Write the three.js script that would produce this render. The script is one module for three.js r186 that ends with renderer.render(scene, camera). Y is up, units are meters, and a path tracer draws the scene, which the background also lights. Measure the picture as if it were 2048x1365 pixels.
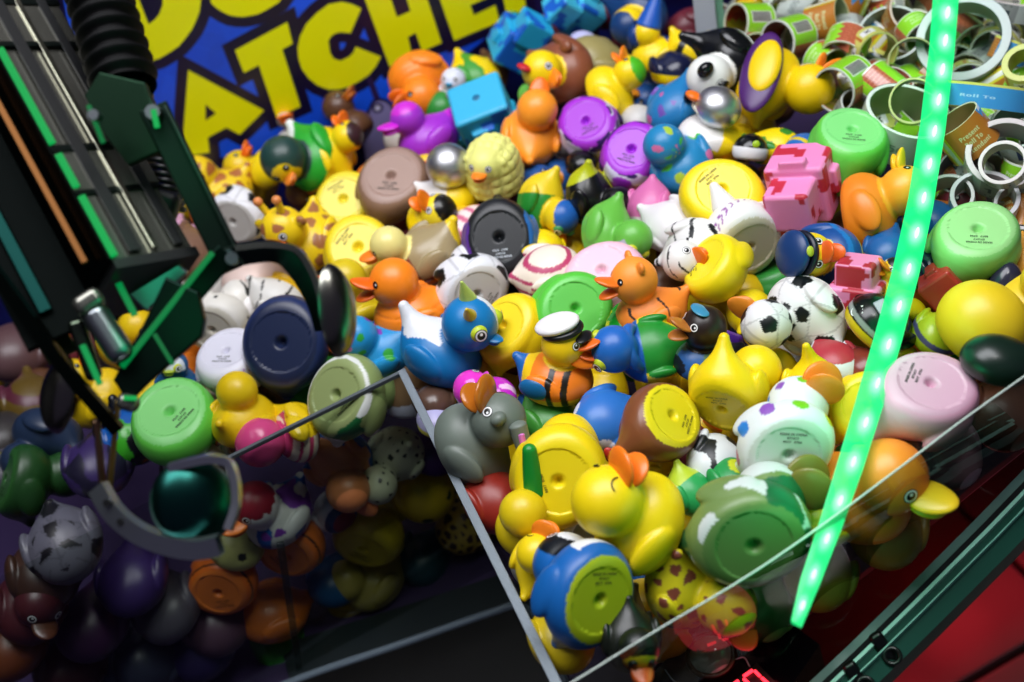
import * as THREE from 'three';
import { RoundedBoxGeometry } from 'three/addons/geometries/RoundedBoxGeometry.js';
import { RectAreaLightUniformsLib } from 'three/addons/lights/RectAreaLightUniformsLib.js';
import { mergeGeometries } from 'three/addons/utils/BufferGeometryUtils.js';
RectAreaLightUniformsLib.init();

/* ---------- camera, light, exposure ---------- */
const scene = new THREE.Scene();
scene.background = new THREE.Color().setRGB(0.04, 0.034, 0.06);
const FPX = 2232, PITCH = 42 * Math.PI / 180, ROLL = 24 * Math.PI / 180;
const camera = new THREE.PerspectiveCamera(2 * Math.atan(682.5 / FPX) * 180 / Math.PI, 2048 / 1365, 0.02, 30);
const CAM = new THREE.Vector3(0, 0.408, 0.453);
const Fw = new THREE.Vector3(0, -Math.sin(PITCH), -Math.cos(PITCH));
const R0 = new THREE.Vector3(1, 0, 0), U0 = new THREE.Vector3(0, Math.cos(PITCH), -Math.sin(PITCH));
const Rt = R0.clone().multiplyScalar(Math.cos(ROLL)).addScaledVector(U0, -Math.sin(ROLL));
const Up = R0.clone().multiplyScalar(Math.sin(ROLL)).addScaledVector(U0, Math.cos(ROLL));
camera.position.copy(CAM);
camera.up.copy(Up);
camera.lookAt(CAM.clone().add(Fw));
camera.focus = 0.54;
camera.userData.fStop = 6.5;
const renderer = new THREE.WebGLRenderer();
renderer.setSize(1024, 682);
renderer.toneMapping = THREE.LinearToneMapping;
renderer.toneMappingExposure = 1.14;
renderer.shadowMap.enabled = true;

/* ---------- small helpers ---------- */
const V3 = (x, y, z) => new THREE.Vector3(x, y, z);
const clamp = (x, a, b) => Math.min(b, Math.max(a, x));
const lin = c => { const k = new THREE.Color(c); return [k.r, k.g, k.b]; };
let seed = 7;
const rnd = () => { seed = (seed * 1664525 + 1013904223) >>> 0; return seed / 4294967296; };
const names = {};
function numbered(n) { names[n] = (names[n] ?? -1) + 1; return names[n] ? n + '_' + String(names[n]).padStart(3, '0') : n; }
// a ray of the lens, the point on it at a depth, and the depth where it meets a level
const ray = (px, py) => Fw.clone().addScaledVector(Rt, (px - 1024) / FPX).addScaledVector(Up, -(py - 682.5) / FPX);
const at = (px, py, z) => CAM.clone().addScaledVector(ray(px, py), z);
const levelZ = (px, py, y = 0) => (y - CAM.y) / ray(px, py).y;
const onLevel = (px, py, y = 0) => at(px, py, levelZ(px, py, y));
const toWorld = (x, y, t) => V3(0, 0, 0).addScaledVector(Rt, x).addScaledVector(Up, y).addScaledVector(Fw, -t);
function tag(o, label, category, group, kind) {
  if (label) o.userData.label = label;
  if (category) o.userData.category = category;
  if (group) o.userData.group = group;
  if (kind) o.userData.kind = kind;
  return o;
}
function group(name, pos) { const g = new THREE.Group(); g.name = numbered(name); if (pos) g.position.copy(pos); scene.add(g); return g; }
function part(name, geo, mat, parent = scene) {
  const m = new THREE.Mesh(geo, mat); m.name = parent === scene ? numbered(name) : name; m.castShadow = m.receiveShadow = true; parent.add(m); return m;
}
const mats = {};
function vinyl(color, rough = 0.4, vc = false, extra = {}) {
  const key = color + '|' + rough + '|' + vc + JSON.stringify(extra);
  return mats[key] ??= new THREE.MeshPhysicalMaterial({ color: vc ? 0xffffff : color, roughness: rough, vertexColors: vc, ior: 1.5, ...extra });
}
const metal = (color, rough) => mats['m' + color + rough] ??= new THREE.MeshStandardMaterial({ color, metalness: 1, roughness: rough });
const glow = (c, k) => mats['g' + c + k] ??= new THREE.MeshStandardMaterial({ color: 0x000000, emissive: c, emissiveIntensity: k, roughness: 1 });

/* ---------- noise and patterns (colour of the vinyl print) ---------- */
function hash(x, y, z) { let h = (x * 374761393 + y * 668265263 + z * 2147483647) | 0; h = Math.imul(h ^ (h >>> 13), 1274126177); return ((h ^ (h >>> 16)) >>> 0) / 4294967296; }
function noise(x, y, z) {
  const i = Math.floor(x), j = Math.floor(y), k = Math.floor(z), s = t => t * t * (3 - 2 * t), u = s(x - i), v = s(y - j), w = s(z - k), L = (a, b, t) => a + (b - a) * t;
  return L(L(L(hash(i, j, k), hash(i + 1, j, k), u), L(hash(i, j + 1, k), hash(i + 1, j + 1, k), u), v), L(L(hash(i, j, k + 1), hash(i + 1, j, k + 1), u), L(hash(i, j + 1, k + 1), hash(i + 1, j + 1, k + 1), u), v), w);
}
const HC = [0, 38, 9];
const fib = n => [...Array(n)].map((_, i) => { const y = 1 - 2 * (i + .5) / n, r = Math.sqrt(1 - y * y), a = i * 2.399963; return [r * Math.cos(a), y, r * Math.sin(a)]; });
const polar = (x, y, z, H, hc = HC) => { const c = H ? hc : [0, 14, -1]; const a = x - c[0], b = y - c[1], d = z - c[2], l = Math.hypot(a, b, d) || 1; return [a / l, b / l, d / l]; };
const spots = (base, cols, n = 16, ang = 0.2) => { const D = fib(n), b = lin(base), C = cols.map(lin); return (x, y, z, H) => { const p = polar(x, y, z, H); for (let i = 0; i < n; i++) if (p[0] * D[i][0] + p[1] * D[i][1] + p[2] * D[i][2] > Math.cos(ang)) return C[i % C.length]; return b; }; };
const ringSpots = (base, cols, els, n, ang) => { const b = lin(base), C = cols.map(lin), D = []; els.forEach((e, j) => { for (let i = 0; i < n; i++) { const t = (i + j * .5) / n * 6.2832; D.push([Math.cos(e) * Math.cos(t), Math.sin(e), Math.cos(e) * Math.sin(t), C[(i * 2 + j * 3) % C.length]]); } }); return (x, y, z, H) => { const p = polar(x, y, z, H); for (const d of D) if (p[0] * d[0] + p[1] * d[1] + p[2] * d[2] > Math.cos(ang)) return d[3]; return b; }; };
const ico = (() => { const t = (1 + Math.sqrt(5)) / 2, l = Math.hypot(1, t), o = []; for (const s of [-1, 1]) for (const u of [-1, 1]) o.push([0, s / l, u * t / l], [s / l, u * t / l, 0], [u * t / l, 0, s / l]); return o; })();
const dode = (() => { const t = (1 + Math.sqrt(5)) / 2, o = []; for (const a of [-1, 1]) for (const b of [-1, 1]) { for (const c of [-1, 1]) o.push([a, b, c]); o.push([0, a / t, b * t], [a / t, b * t, 0], [a * t, 0, b / t]); } return o.map(v => { const l = Math.hypot(...v); return v.map(q => q / l); }); })();
const soccer = (base = '#eceef0', dark = '#0c120f', hc) => { const b = lin(base), d = lin(dark), g = b.map(v => v * .72); return (x, y, z, H) => {
  const p = polar(x, y, z, H, hc); let m = -2, k = 0; ico.forEach((a, i) => { const q = a[0] * p[0] + a[1] * p[1] + a[2] * p[2]; if (q > m) { m = q; k = i; } });
  const a = ico[k], th = Math.acos(clamp(m, -1, 1)); let worst = -2; for (const q of ico) { const c = q[0] * a[0] + q[1] * a[1] + q[2] * a[2]; if (c > .3 && c < .9) { const t = [0, 1, 2].map(e => q[e] - c * a[e]), l = Math.hypot(...t), r = (t[0] * p[0] + t[1] * p[1] + t[2] * p[2]) / l; if (-r > worst) worst = -r; } }
  if (worst < .235 && th < .5) return d;
  let s1 = -2, s2 = -2; for (const q of dode) { const c = q[0] * p[0] + q[1] * p[1] + q[2] * p[2]; if (c > s1) { s2 = s1; s1 = c; } else if (c > s2) s2 = c; }
  return s1 - s2 < .018 ? g : b; }; };
const cells = (base, col, f = .085, thr = .3, sy = 1) => { const b = lin(base), c = lin(col); return (x, y, z) => {
  x *= f; y *= f * sy; z *= f; const i = Math.floor(x), j = Math.floor(y), k = Math.floor(z); let a = 9, e = 9;
  for (let u = -1; u < 2; u++) for (let v = -1; v < 2; v++) for (let w = -1; w < 2; w++) { const X = i + u, Y = j + v, Z = k + w, d = Math.hypot(X + .2 + .6 * hash(X, Y, Z) - x, Y + .2 + .6 * hash(X + 31, Y, Z) - y, Z + .2 + .6 * hash(X, Y + 57, Z) - z); if (d < a) { e = a; a = d; } else if (d < e) e = d; }
  return e - a > thr ? c : b; }; };
const camo = (cols, f = .07, o = 0) => { const C = cols.map(lin); return (x, y, z) => { const a = noise(x * f + o, y * f * 1.5, z * f), b = noise(x * f + 40 + o, y * f * 1.5 + 9, z * f); return a > .6 ? C[1] : b > .6 ? C[2] : C[0]; }; };
const tiger = (base, line, f = .42, w = .93) => { const b = lin(base), c = lin(line); return (x, y, z, H) => y > 9 && Math.sin(z * f + 5 * noise(x * .06, y * .09, z * .05) + (H ? 1 : 0)) > w && noise(x * .11 + 5, y * .12, z * .1) > .4 ? c : b; };
const bands = (base, col, ax, f, w, ph = 0) => { const b = lin(base), c = lin(col); return (x, y, z) => Math.sin((ax[0] * x + ax[1] * y + ax[2] * z) * f + ph) > w ? c : b; };
const stitched = (base = '#efece6', col = '#b05a9a') => { const b = lin(base), c = lin(col); return (x, y, z, H) => { const p = polar(x, y, z, H), az = Math.atan2(p[0], p[2]), el = Math.asin(p[1]), e = el + .08 - .26 * Math.sin(2 * az); const t = (az * 5.2 + (e > 0 ? 1 : -1) * e * 3.4); return Math.abs(Math.abs(e) - .06) < .055 && t - Math.floor(t) < .34 ? c : b; }; };
const block = (base, col, o = 0, thr = .57) => { const b = lin(base), c = lin(col); return (x, y, z) => { const q = v => Math.floor(v / 3.2) * .34; return noise(q(x) + o, q(y) + o * .7, q(z)) > thr ? c : b; }; };
const both = (body, head) => (x, y, z, H) => (H ? head : body)(x, y, z, H);
const solid = c => { const k = lin(c); return () => k; };
const below = (t, lo, hi, w = 0) => (x, y, z, H) => (y + w * (noise(x * .2, 3, z * .2) - .5) < t ? lo : hi)(x, y, z, H);

/* ---------- distance fields and their meshes ---------- */
const smin = (a, b, k) => { const h = Math.max(k - Math.abs(a - b), 0) / k; return Math.min(a, b) - h * h * k / 4; };
const smax = (a, b, k) => -smin(-a, -b, k);
const ell = (x, y, z, a, b, c) => { const k0 = Math.hypot(x / a, y / b, z / c), k1 = Math.hypot(x / a / a, y / b / b, z / c / c); return k1 < 1e-9 ? -Math.min(a, b, c) : k0 * (k0 - 1) / k1; };
const cone = (x, y, z, a, b, r0, r1) => { const d = [b[0] - a[0], b[1] - a[1], b[2] - a[2]], l = d[0] ** 2 + d[1] ** 2 + d[2] ** 2, t = clamp(((x - a[0]) * d[0] + (y - a[1]) * d[1] + (z - a[2]) * d[2]) / l, 0, 1); return Math.hypot(x - a[0] - d[0] * t, y - a[1] - d[1] * t, z - a[2] - d[2] * t) - r0 - (r1 - r0) * t; };
const rbox = (x, y, z, a, b, c, r) => { const u = Math.abs(x) - a + r, v = Math.abs(y) - b + r, w = Math.abs(z) - c + r; return Math.hypot(Math.max(u, 0), Math.max(v, 0), Math.max(w, 0)) + Math.min(Math.max(u, v, w), 0) - r; };
function netMesh(sdf, lo, hi, h) {                                     // naive surface nets; blocks far from the surface are skipped
  const n = [0, 1, 2].map(i => Math.ceil((hi[i] - lo[i]) / h) + 2), [nx, ny, nz] = n, val = new Float32Array(nx * ny * nz), B = 5, rad = B * h * .87 + h;
  const id = (i, j, k) => i + nx * (j + ny * k);
  for (let K = 0; K < nz; K += B) for (let J = 0; J < ny; J += B) for (let I = 0; I < nx; I += B) {
    const d = sdf(lo[0] + (I + B / 2) * h, lo[1] + (J + B / 2) * h, lo[2] + (K + B / 2) * h), far = Math.abs(d) > rad * 1.7 + 1;
    for (let k = K; k < Math.min(K + B, nz); k++) for (let j = J; j < Math.min(J + B, ny); j++) for (let i = I; i < Math.min(I + B, nx); i++) val[id(i, j, k)] = far ? d : sdf(lo[0] + i * h, lo[1] + j * h, lo[2] + k * h);
  }
  const vi = new Int32Array(nx * ny * nz).fill(-1), pos = [], nor = [], idx = [], off = [0, 1, nx, nx + 1, nx * ny, nx * ny + 1, nx * ny + nx, nx * ny + nx + 1];
  const E = [[0, 1], [2, 3], [4, 5], [6, 7], [0, 2], [1, 3], [4, 6], [5, 7], [0, 4], [1, 5], [2, 6], [3, 7]];
  for (let k = 0; k < nz - 1; k++) for (let j = 0; j < ny - 1; j++) for (let i = 0; i < nx - 1; i++) {
    const b = id(i, j, k); let m = 0; for (let c = 0; c < 8; c++) if (val[b + off[c]] < 0) m |= 1 << c;
    if (m === 0 || m === 255) continue;
    let sx = 0, sy = 0, sz = 0, q = 0;
    for (const [u, v] of E) if (((m >> u) & 1) !== ((m >> v) & 1)) { const a = val[b + off[u]], t = a / (a - val[b + off[v]]); sx += (u & 1) + t * ((v & 1) - (u & 1)); sy += ((u >> 1) & 1) + t * (((v >> 1) & 1) - ((u >> 1) & 1)); sz += (u >> 2) + t * ((v >> 2) - (u >> 2)); q++; }
    let x = lo[0] + (i + sx / q) * h, y = lo[1] + (j + sy / q) * h, z = lo[2] + (k + sz / q) * h; const e = h * .3;
    let d = sdf(x, y, z), gx = sdf(x + e, y, z) - d, gy = sdf(x, y + e, z) - d, gz = sdf(x, y, z + e) - d, l = Math.hypot(gx, gy, gz) || 1;
    const s = clamp(d, -h * .5, h * .5); x -= gx / l * s; y -= gy / l * s; z -= gz / l * s;
    vi[b] = pos.length / 3; pos.push(x, y, z); nor.push(gx / l, gy / l, gz / l);
  }
  const st = [1, nx, nx * ny];
  for (let k = 1; k < nz - 1; k++) for (let j = 1; j < ny - 1; j++) for (let i = 1; i < nx - 1; i++) for (let a = 0; a < 3; a++) {
    const b = id(i, j, k), v0 = val[b] < 0, v1 = val[b + st[a]] < 0; if (v0 === v1) continue;
    const p = st[(a + 1) % 3], q = st[(a + 2) % 3], A = vi[b - p - q], Bq = vi[b - q], C = vi[b], D = vi[b - p];
    if (A < 0 || Bq < 0 || C < 0 || D < 0) continue;
    if (v0) idx.push(A, Bq, C, A, C, D); else idx.push(A, C, Bq, A, D, C);
  }
  const g = new THREE.BufferGeometry(); g.setAttribute('position', new THREE.Float32BufferAttribute(pos, 3)); g.setAttribute('normal', new THREE.Float32BufferAttribute(nor, 3)); g.setIndex(idx); return g;
}
function duckField(o) {
  const [rx, ry, rz] = o.body ?? [23, 20, 26], cy = o.cy ?? 11.5, hc = o.hc ?? HC, hr = o.hr ?? 16, tl = o.tail ?? .65, wing = o.wing ?? 1, rb = .68 * rx, head = o.head !== false;
  const tip = [0, cy + 6 + 13 * tl, -rz - 7 * tl], root = [0, cy + 5, -rz + 8], ears = o.ears;
  if (o.kind === 'cube') return (x, y, z) => {
    let d = rbox(x, y - 17, z, 20, 17.5, 21, 3.2); d = smin(d, rbox(Math.abs(x) - 20, y - 17, z + 3, 4.5, 6, 9, 1.8), 1.5); d = smin(d, rbox(x, y - 30, z + 20, 9, 4, 6, 1.6), 1.5);
    return head ? smin(d, rbox(x - hc[0], y - hc[1] - 4, z - hc[2] - 1, 15, 13.5, 14, 3), 1.2) : d; };
  return (x, y, z) => {
    let d = ell(x, y - cy, z + 1, rx, ry, rz);
    if (tl > 0) d = smin(d, cone(x, y, z, root, tip, 9.5, 3.4), 9);
    if (wing) { const ax = Math.abs(x), c = .94, s = .33, wy = y - cy - 5, wz = z + 3; d = smin(d, ell(ax - rx + 2.6, wy * c + wz * s, wz * c - wy * s, 4.6, 8.5, 14) , 1.4); if (o.groove_streak) d += .5 * Math.exp(-(((y - cy + 1.5) / .8) ** 2)) + .4 * Math.exp(-(((y - cy - 10 + z * .1) / .7) ** 2)); }
    if (o.curly) d = smin(d, ell(x, y - 26, z - 1, 21, 22, 24), 6) - (z - hc[2] > 9 && Math.hypot(x, y - hc[1]) < 12 ? 0 : 1.7 * Math.pow(Math.abs(Math.sin(x * .36 + 1) * Math.sin(y * .36) * Math.sin(z * .36 + 2)), .6) + .4);
    d = smax(d, -y, 4.5);
    if (d < 6 && y < 9) { const r = Math.hypot(x, z + 1); d = smax(d, -Math.max(r - rb, y - .55), 1.1); d = smax(d, -Math.max(r - 3.6 + .5 * y, y - 5.5), 1.4); }
    if (head) { let e = Math.hypot(x - hc[0], y - hc[1], z - hc[2]) - hr; if (ears) { const ax = Math.abs(x - hc[0]); e = smin(e, ell(ax - ears[0], y - hc[1] - ears[1], z - hc[2] + 1, ears[2], ears[3], ears[2] * .55), 2); } d = smin(d, e, o.neck ?? 3.2); }
    return d; };
}
const shapes = {};
function duckGeo(o) {
  const res = o.res ?? (o.pat ? 1.25 : 1.7), key = JSON.stringify([o.kind, o.body, o.cy, o.hc, o.hr, o.tail, o.wing, o.head, o.curly, o.ears, o.groove_streak, o.neck, res]);
  const s = shapes[key] ??= netMesh(duckField(o), [-33, -2, -44], [33, 70, 40], res);
  if (!o.pat && !o.base) return s;
  const g = s.clone(), p = s.attributes.position, hc = o.hc ?? HC, hr = o.hr ?? 16, c = new Float32Array(p.count * 3), bc = o.base && lin(o.base), pc = o.pat ?? solid(o.c), rx = (o.body ?? [23])[0];
  for (let i = 0; i < p.count; i++) { const x = p.getX(i), y = p.getY(i), z = p.getZ(i), H = o.kind === 'cube' ? y > 34 : Math.hypot(x - hc[0], y - hc[1], z - hc[2]) < hr + 3.5; const v = bc && (y < 1.5 || (y < 6 && Math.hypot(x, z + 1) < 6)) ? bc : pc(x, y, z, H); c.set(v, i * 3); }
  g.setAttribute('color', new THREE.BufferAttribute(c, 3)); return g;
}
const beakShape = (() => { const up = (x, y, z) => { const yy = y - 1.6 - .03 * z * z * .5; return ell(x, yy, z - 4, 7.6 - .1 * z, 2.5, 8.5); }; return {
  closed: netMesh((x, y, z) => smin(up(x, y, z), ell(x, y + 1.3, z - 3, 6, 2.2, 6.8), .7), [-10, -6, -7], [10, 8, 15], .62),
  open: netMesh((x, y, z) => smin(up(x, y - 1.6 - z * .16, z), ell(x, y + 2.2 + z * .28, z - 3, 6, 2, 7.5), 1.4), [-10, -9, -7], [10, 11, 15], .62),
  fan: netMesh((x, y, z) => smin(ell(x, y - 2.4 - z * .35, z - 3, 9, 2.6, 8), ell(x, y + 1.5 + z * .3, z - 3, 8, 2.4, 7), 1.2), [-11, -9, -7], [11, 12, 14], .62) }; })();
const eyeGeo = (() => { const g = new THREE.SphereGeometry(1.022, 22, 12, 0, 6.2832, 0, .2), p = g.attributes.position, c = new Float32Array(p.count * 3); for (let i = 0; i < p.count; i++) { const x = p.getX(i), z = p.getZ(i), r = Math.hypot(x, z) / .2; const v = Math.hypot(x - .03, z + .035) < .045 ? .9 : r > .86 ? .02 : r > .62 ? .85 : .01; c.set([v, v, v], i * 3); } g.setAttribute('color', new THREE.BufferAttribute(c, 3)); return g; })();
const dotEye = (() => { const g = new THREE.SphereGeometry(1.022, 16, 8, 0, 6.2832, 0, .145), p = g.attributes.position, c = new Float32Array(p.count * 3); for (let i = 0; i < p.count; i++) { const x = p.getX(i), z = p.getZ(i), v = Math.hypot(x - .03, z + .03) < .04 ? .85 : .012; c.set([v, v, v], i * 3); } g.setAttribute('color', new THREE.BufferAttribute(c, 3)); return g; })();
const lashGeo = new THREE.TorusGeometry(.3, .028, 6, 16, 2.2);
function inkTexture(lines, w, h, color, font, weight = 'bold') {
  const c = document.createElement('canvas'); c.width = w; c.height = h; const x = c.getContext('2d'); x.fillStyle = color; x.font = `${weight} ${font}px sans-serif`; x.textAlign = 'center'; x.textBaseline = 'middle'; lines.forEach((t, i) => x.fillText(t, w / 2, h * (i + .5) / lines.length));
  const t = new THREE.CanvasTexture(c); t.colorSpace = THREE.SRGBColorSpace; return t;
}
const ink = c => new THREE.MeshStandardMaterial({ map: inkTexture(['MADE IN CHINA', '071417', 'R017   0754'], 256, 96, c, 27), transparent: true, roughness: .7 });
const inkDark = ink('#1c2a1c'), inkLight = ink('#c9d0d8'), inkGeo = new THREE.PlaneGeometry(17, 6.6).rotateX(Math.PI / 2);
const unitBall = new THREE.SphereGeometry(1, 26, 18), unitBox = new RoundedBoxGeometry(2, 2, 2, 3, .22);
const taper = (r0, r1, l) => { const pts = []; for (let i = 0; i <= 5; i++) { const a = -Math.PI / 2 + i / 5 * Math.PI / 2; pts.push(new THREE.Vector2(Math.max(.001, r0 * Math.cos(a)), r0 * .5 * Math.sin(a))); } for (let i = 0; i <= 6; i++) { const a = i / 6 * Math.PI / 2; pts.push(new THREE.Vector2(Math.max(.001, r1 * Math.cos(a)), l + r1 * Math.sin(a))); } return new THREE.LatheGeometry(pts, 20); };
const bodyCentre = V3(0, 15, 0);
const ducks = [];
function depthFor(px, py) { let z = levelZ(px, py, 0); if (typeof chutePane !== 'undefined' && px < 1100) { const w = chutePane(px, py); if (w !== null) z = Math.max(z, w); } return z; }
// one toy duck: place in the photograph, width in its pixels, lift towards the lens (mm), which way its top and its beak point
function duck(label, [px, py, D, lift = 0], up, fw, o = {}) {
  const z = depthFor(px, py) - lift / 1000, k = D * z / FPX / 46, y = toWorld(...up).normalize(), f = toWorld(...fw), zz = f.addScaledVector(y, -f.dot(y)).normalize(), x = V3().crossVectors(y, zz);
  const g = group(o.name ?? 'rubber_duck'); g.quaternion.setFromRotationMatrix(new THREE.Matrix4().makeBasis(x, y, zz)); g.scale.setScalar(k);
  g.position.copy(at(px, py, z)).sub(bodyCentre.clone().multiplyScalar(k).applyQuaternion(g.quaternion));
  tag(g, label, 'rubber duck', o.group ?? 'toy ducks piled in the prize bin');
  const rough = o.rough ?? .38, vc = !!(o.pat || o.base);
  part('body', duckGeo(o), o.mat ?? vinyl(o.c, rough, vc), g);
  const hc = o.hc ?? HC, hr = o.hr ?? 16, hy = o.hy ?? 0, turn = new THREE.Matrix4().makeRotationY(hy), cube = o.kind === 'cube';
  const place = (m, p, dir) => { const q = V3(...p).applyMatrix4(turn).add(V3(...hc)); m.position.copy(q); m.rotation.y = hy; return m; };
  if (o.head !== false) {
    if (o.beak) { const b = part('beak', beakShape[o.bk ?? 'closed'], vinyl(o.beak, o.brough ?? .32), g); place(b, cube ? [0, -1, 14] : [0, -hr * .14, hr * .86]); b.scale.setScalar((o.bs ?? 1.08) * 1.05 * hr / 16); }
    if (o.eyes !== false) for (const s of [-1, 1]) {
      const a = (o.ea ?? .56) * s, e = o.ee ?? .3, d = V3(Math.sin(a) * Math.cos(e), Math.sin(e), Math.cos(a) * Math.cos(e)).applyMatrix4(turn);
      if (o.eyes === 'shut') { const m = part('eye', lashGeo, vinyl('#17100a', .5), g); m.position.copy(d).multiplyScalar(hr * 1.0).add(V3(...hc)); m.scale.setScalar(hr * .8); m.quaternion.setFromUnitVectors(V3(0, 0, 1), d); continue; }
      if (o.ring) { const m = part('eye_ring', unitBall, vinyl(o.ring, .4), g); m.position.copy(d).multiplyScalar(hr * .86).add(V3(...hc)); m.scale.setScalar(hr * .32); }
      const m = part('eye', o.eyes === 'dot' ? dotEye : eyeGeo, vinyl('eye', .25, true), g); m.quaternion.setFromUnitVectors(V3(0, 1, 0), d); m.position.set(...hc); m.scale.setScalar(hr * (o.ring ? 1.17 : 1.0));
    }
  }
  for (const [n, kind, c, ...r] of o.parts ?? []) {
    let m; const mt = vinyl(c, o.prough ?? rough);
    if (kind === 'E' || kind === 'B' || kind === 'M') { m = part(n, kind === 'B' ? unitBox : unitBall, kind === 'M' ? metal(c, .42) : mt, g); m.position.set(...r[0]); m.scale.set(...r[1]); if (r[2]) m.rotation.set(...r[2]); }
    if (kind === 'C') { const a = V3(...r[0]), b = V3(...r[1]), d = b.clone().sub(a); m = part(n, taper(r[2], r[3], d.length()), mt, g); m.position.copy(a); m.quaternion.setFromUnitVectors(V3(0, 1, 0), d.normalize()); }
    if (kind === 'T') { m = part(n, new THREE.TorusGeometry(r[1], r[2], 10, 30), mt, g); m.position.set(...r[0]); if (r[3]) m.rotation.set(...r[3]); }
  }
  const field = o.decals && duckField(o);
  for (const [n, text, color, dir, w, h, spin] of o.decals ?? []) {       // print laid on the surface where that direction leaves the body
    const q = g.quaternion.clone().invert(), d = toWorld(...dir).normalize().applyQuaternion(q), p = V3(0, 14, 0).addScaledVector(d, 60); for (let i = 0; i < 60; i++) p.addScaledVector(d, -Math.max(.02, field(p.x, p.y, p.z) * .7));
    const e = .3, f0 = field(p.x, p.y, p.z), nn = V3(field(p.x + e, p.y, p.z) - f0, field(p.x, p.y + e, p.z) - f0, field(p.x, p.y, p.z + e) - f0).normalize(), up = toWorld(Math.sin(spin), Math.cos(spin), 0).applyQuaternion(q), yy = up.addScaledVector(nn, -up.dot(nn)).normalize();
    const m = part(n, new THREE.PlaneGeometry(w, h), mats['ink' + text + color] ??= new THREE.MeshStandardMaterial({ map: inkTexture([text], 128, 96, color, 84), transparent: true, roughness: .4 }), g); m.position.copy(p).addScaledVector(nn, .55); m.quaternion.setFromRotationMatrix(new THREE.Matrix4().makeBasis(V3().crossVectors(yy, nn), yy, nn)); m.castShadow = false;
  }
  if (o.print) { const m = part('print', inkGeo, o.print === 'light' ? inkLight : inkDark, g); const a = typeof o.print === 'number' ? o.print : 0; m.position.set(Math.sin(a) * 9.5, .3, Math.cos(a) * 9.5); m.rotation.y = a; m.castShadow = false; }
  ducks.push({ px, py, label });
  return g;
}

/* ---------- the cabinet, its lamp, the room floor ---------- */
const wallZ = onLevel(965, 50, 0).z, BIN = -0.175;
const onWall = (px, py, zw = wallZ) => { const d = ray(px, py); return CAM.clone().addScaledVector(d, (zw - CAM.z) / d.z); };
function slab(name, A, B, th, mat, parent) {                            // a strip between two lines of points, with thickness downwards
  const n = A.length, p = [], ix = [], add = (v, dy) => p.push(v.x, v.y - dy, v.z);
  A.forEach(v => add(v, 0)); B.forEach(v => add(v, 0)); A.forEach(v => add(v, th)); B.forEach(v => add(v, th));
  const q = (a, b, c, d) => ix.push(a, b, c, a, c, d);
  for (let i = 0; i < n - 1; i++) { q(i, n + i, n + i + 1, i + 1); q(2 * n + i, 2 * n + i + 1, 3 * n + i + 1, 3 * n + i); q(i, i + 1, 2 * n + i + 1, 2 * n + i); q(n + i, 3 * n + i, 3 * n + i + 1, n + i + 1); }
  q(0, 2 * n, 3 * n, n); q(n - 1, 2 * n - 1, 4 * n - 1, 3 * n - 1);
  let g = new THREE.BufferGeometry(); g.setAttribute('position', new THREE.Float32BufferAttribute(p, 3)); g.setIndex(ix); g = g.toNonIndexed(); g.computeVertexNormals(); return part(name, g, mat, parent);
}
function bar(name, p, q, w, t, mat, parent, facing, round = .35) {
  const d = q.clone().sub(p), l = d.length(), y = d.normalize(), f = (facing ?? p.clone().add(q).multiplyScalar(.5).sub(CAM).negate()).clone(), z = f.addScaledVector(y, -f.dot(y)).normalize(), x = V3().crossVectors(y, z);
  const m = part(name, new RoundedBoxGeometry(w, l, t, 3, Math.min(w, t, l) * round), mat, parent); m.quaternion.setFromRotationMatrix(new THREE.Matrix4().makeBasis(x, y, z)); m.position.copy(p).add(q).multiplyScalar(.5); return m;
}
const pxm = (n, z) => n * z / FPX;
const dark = (c, r = .5) => mats['d' + c + r] ??= new THREE.MeshStandardMaterial({ color: c, roughness: r });
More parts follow.
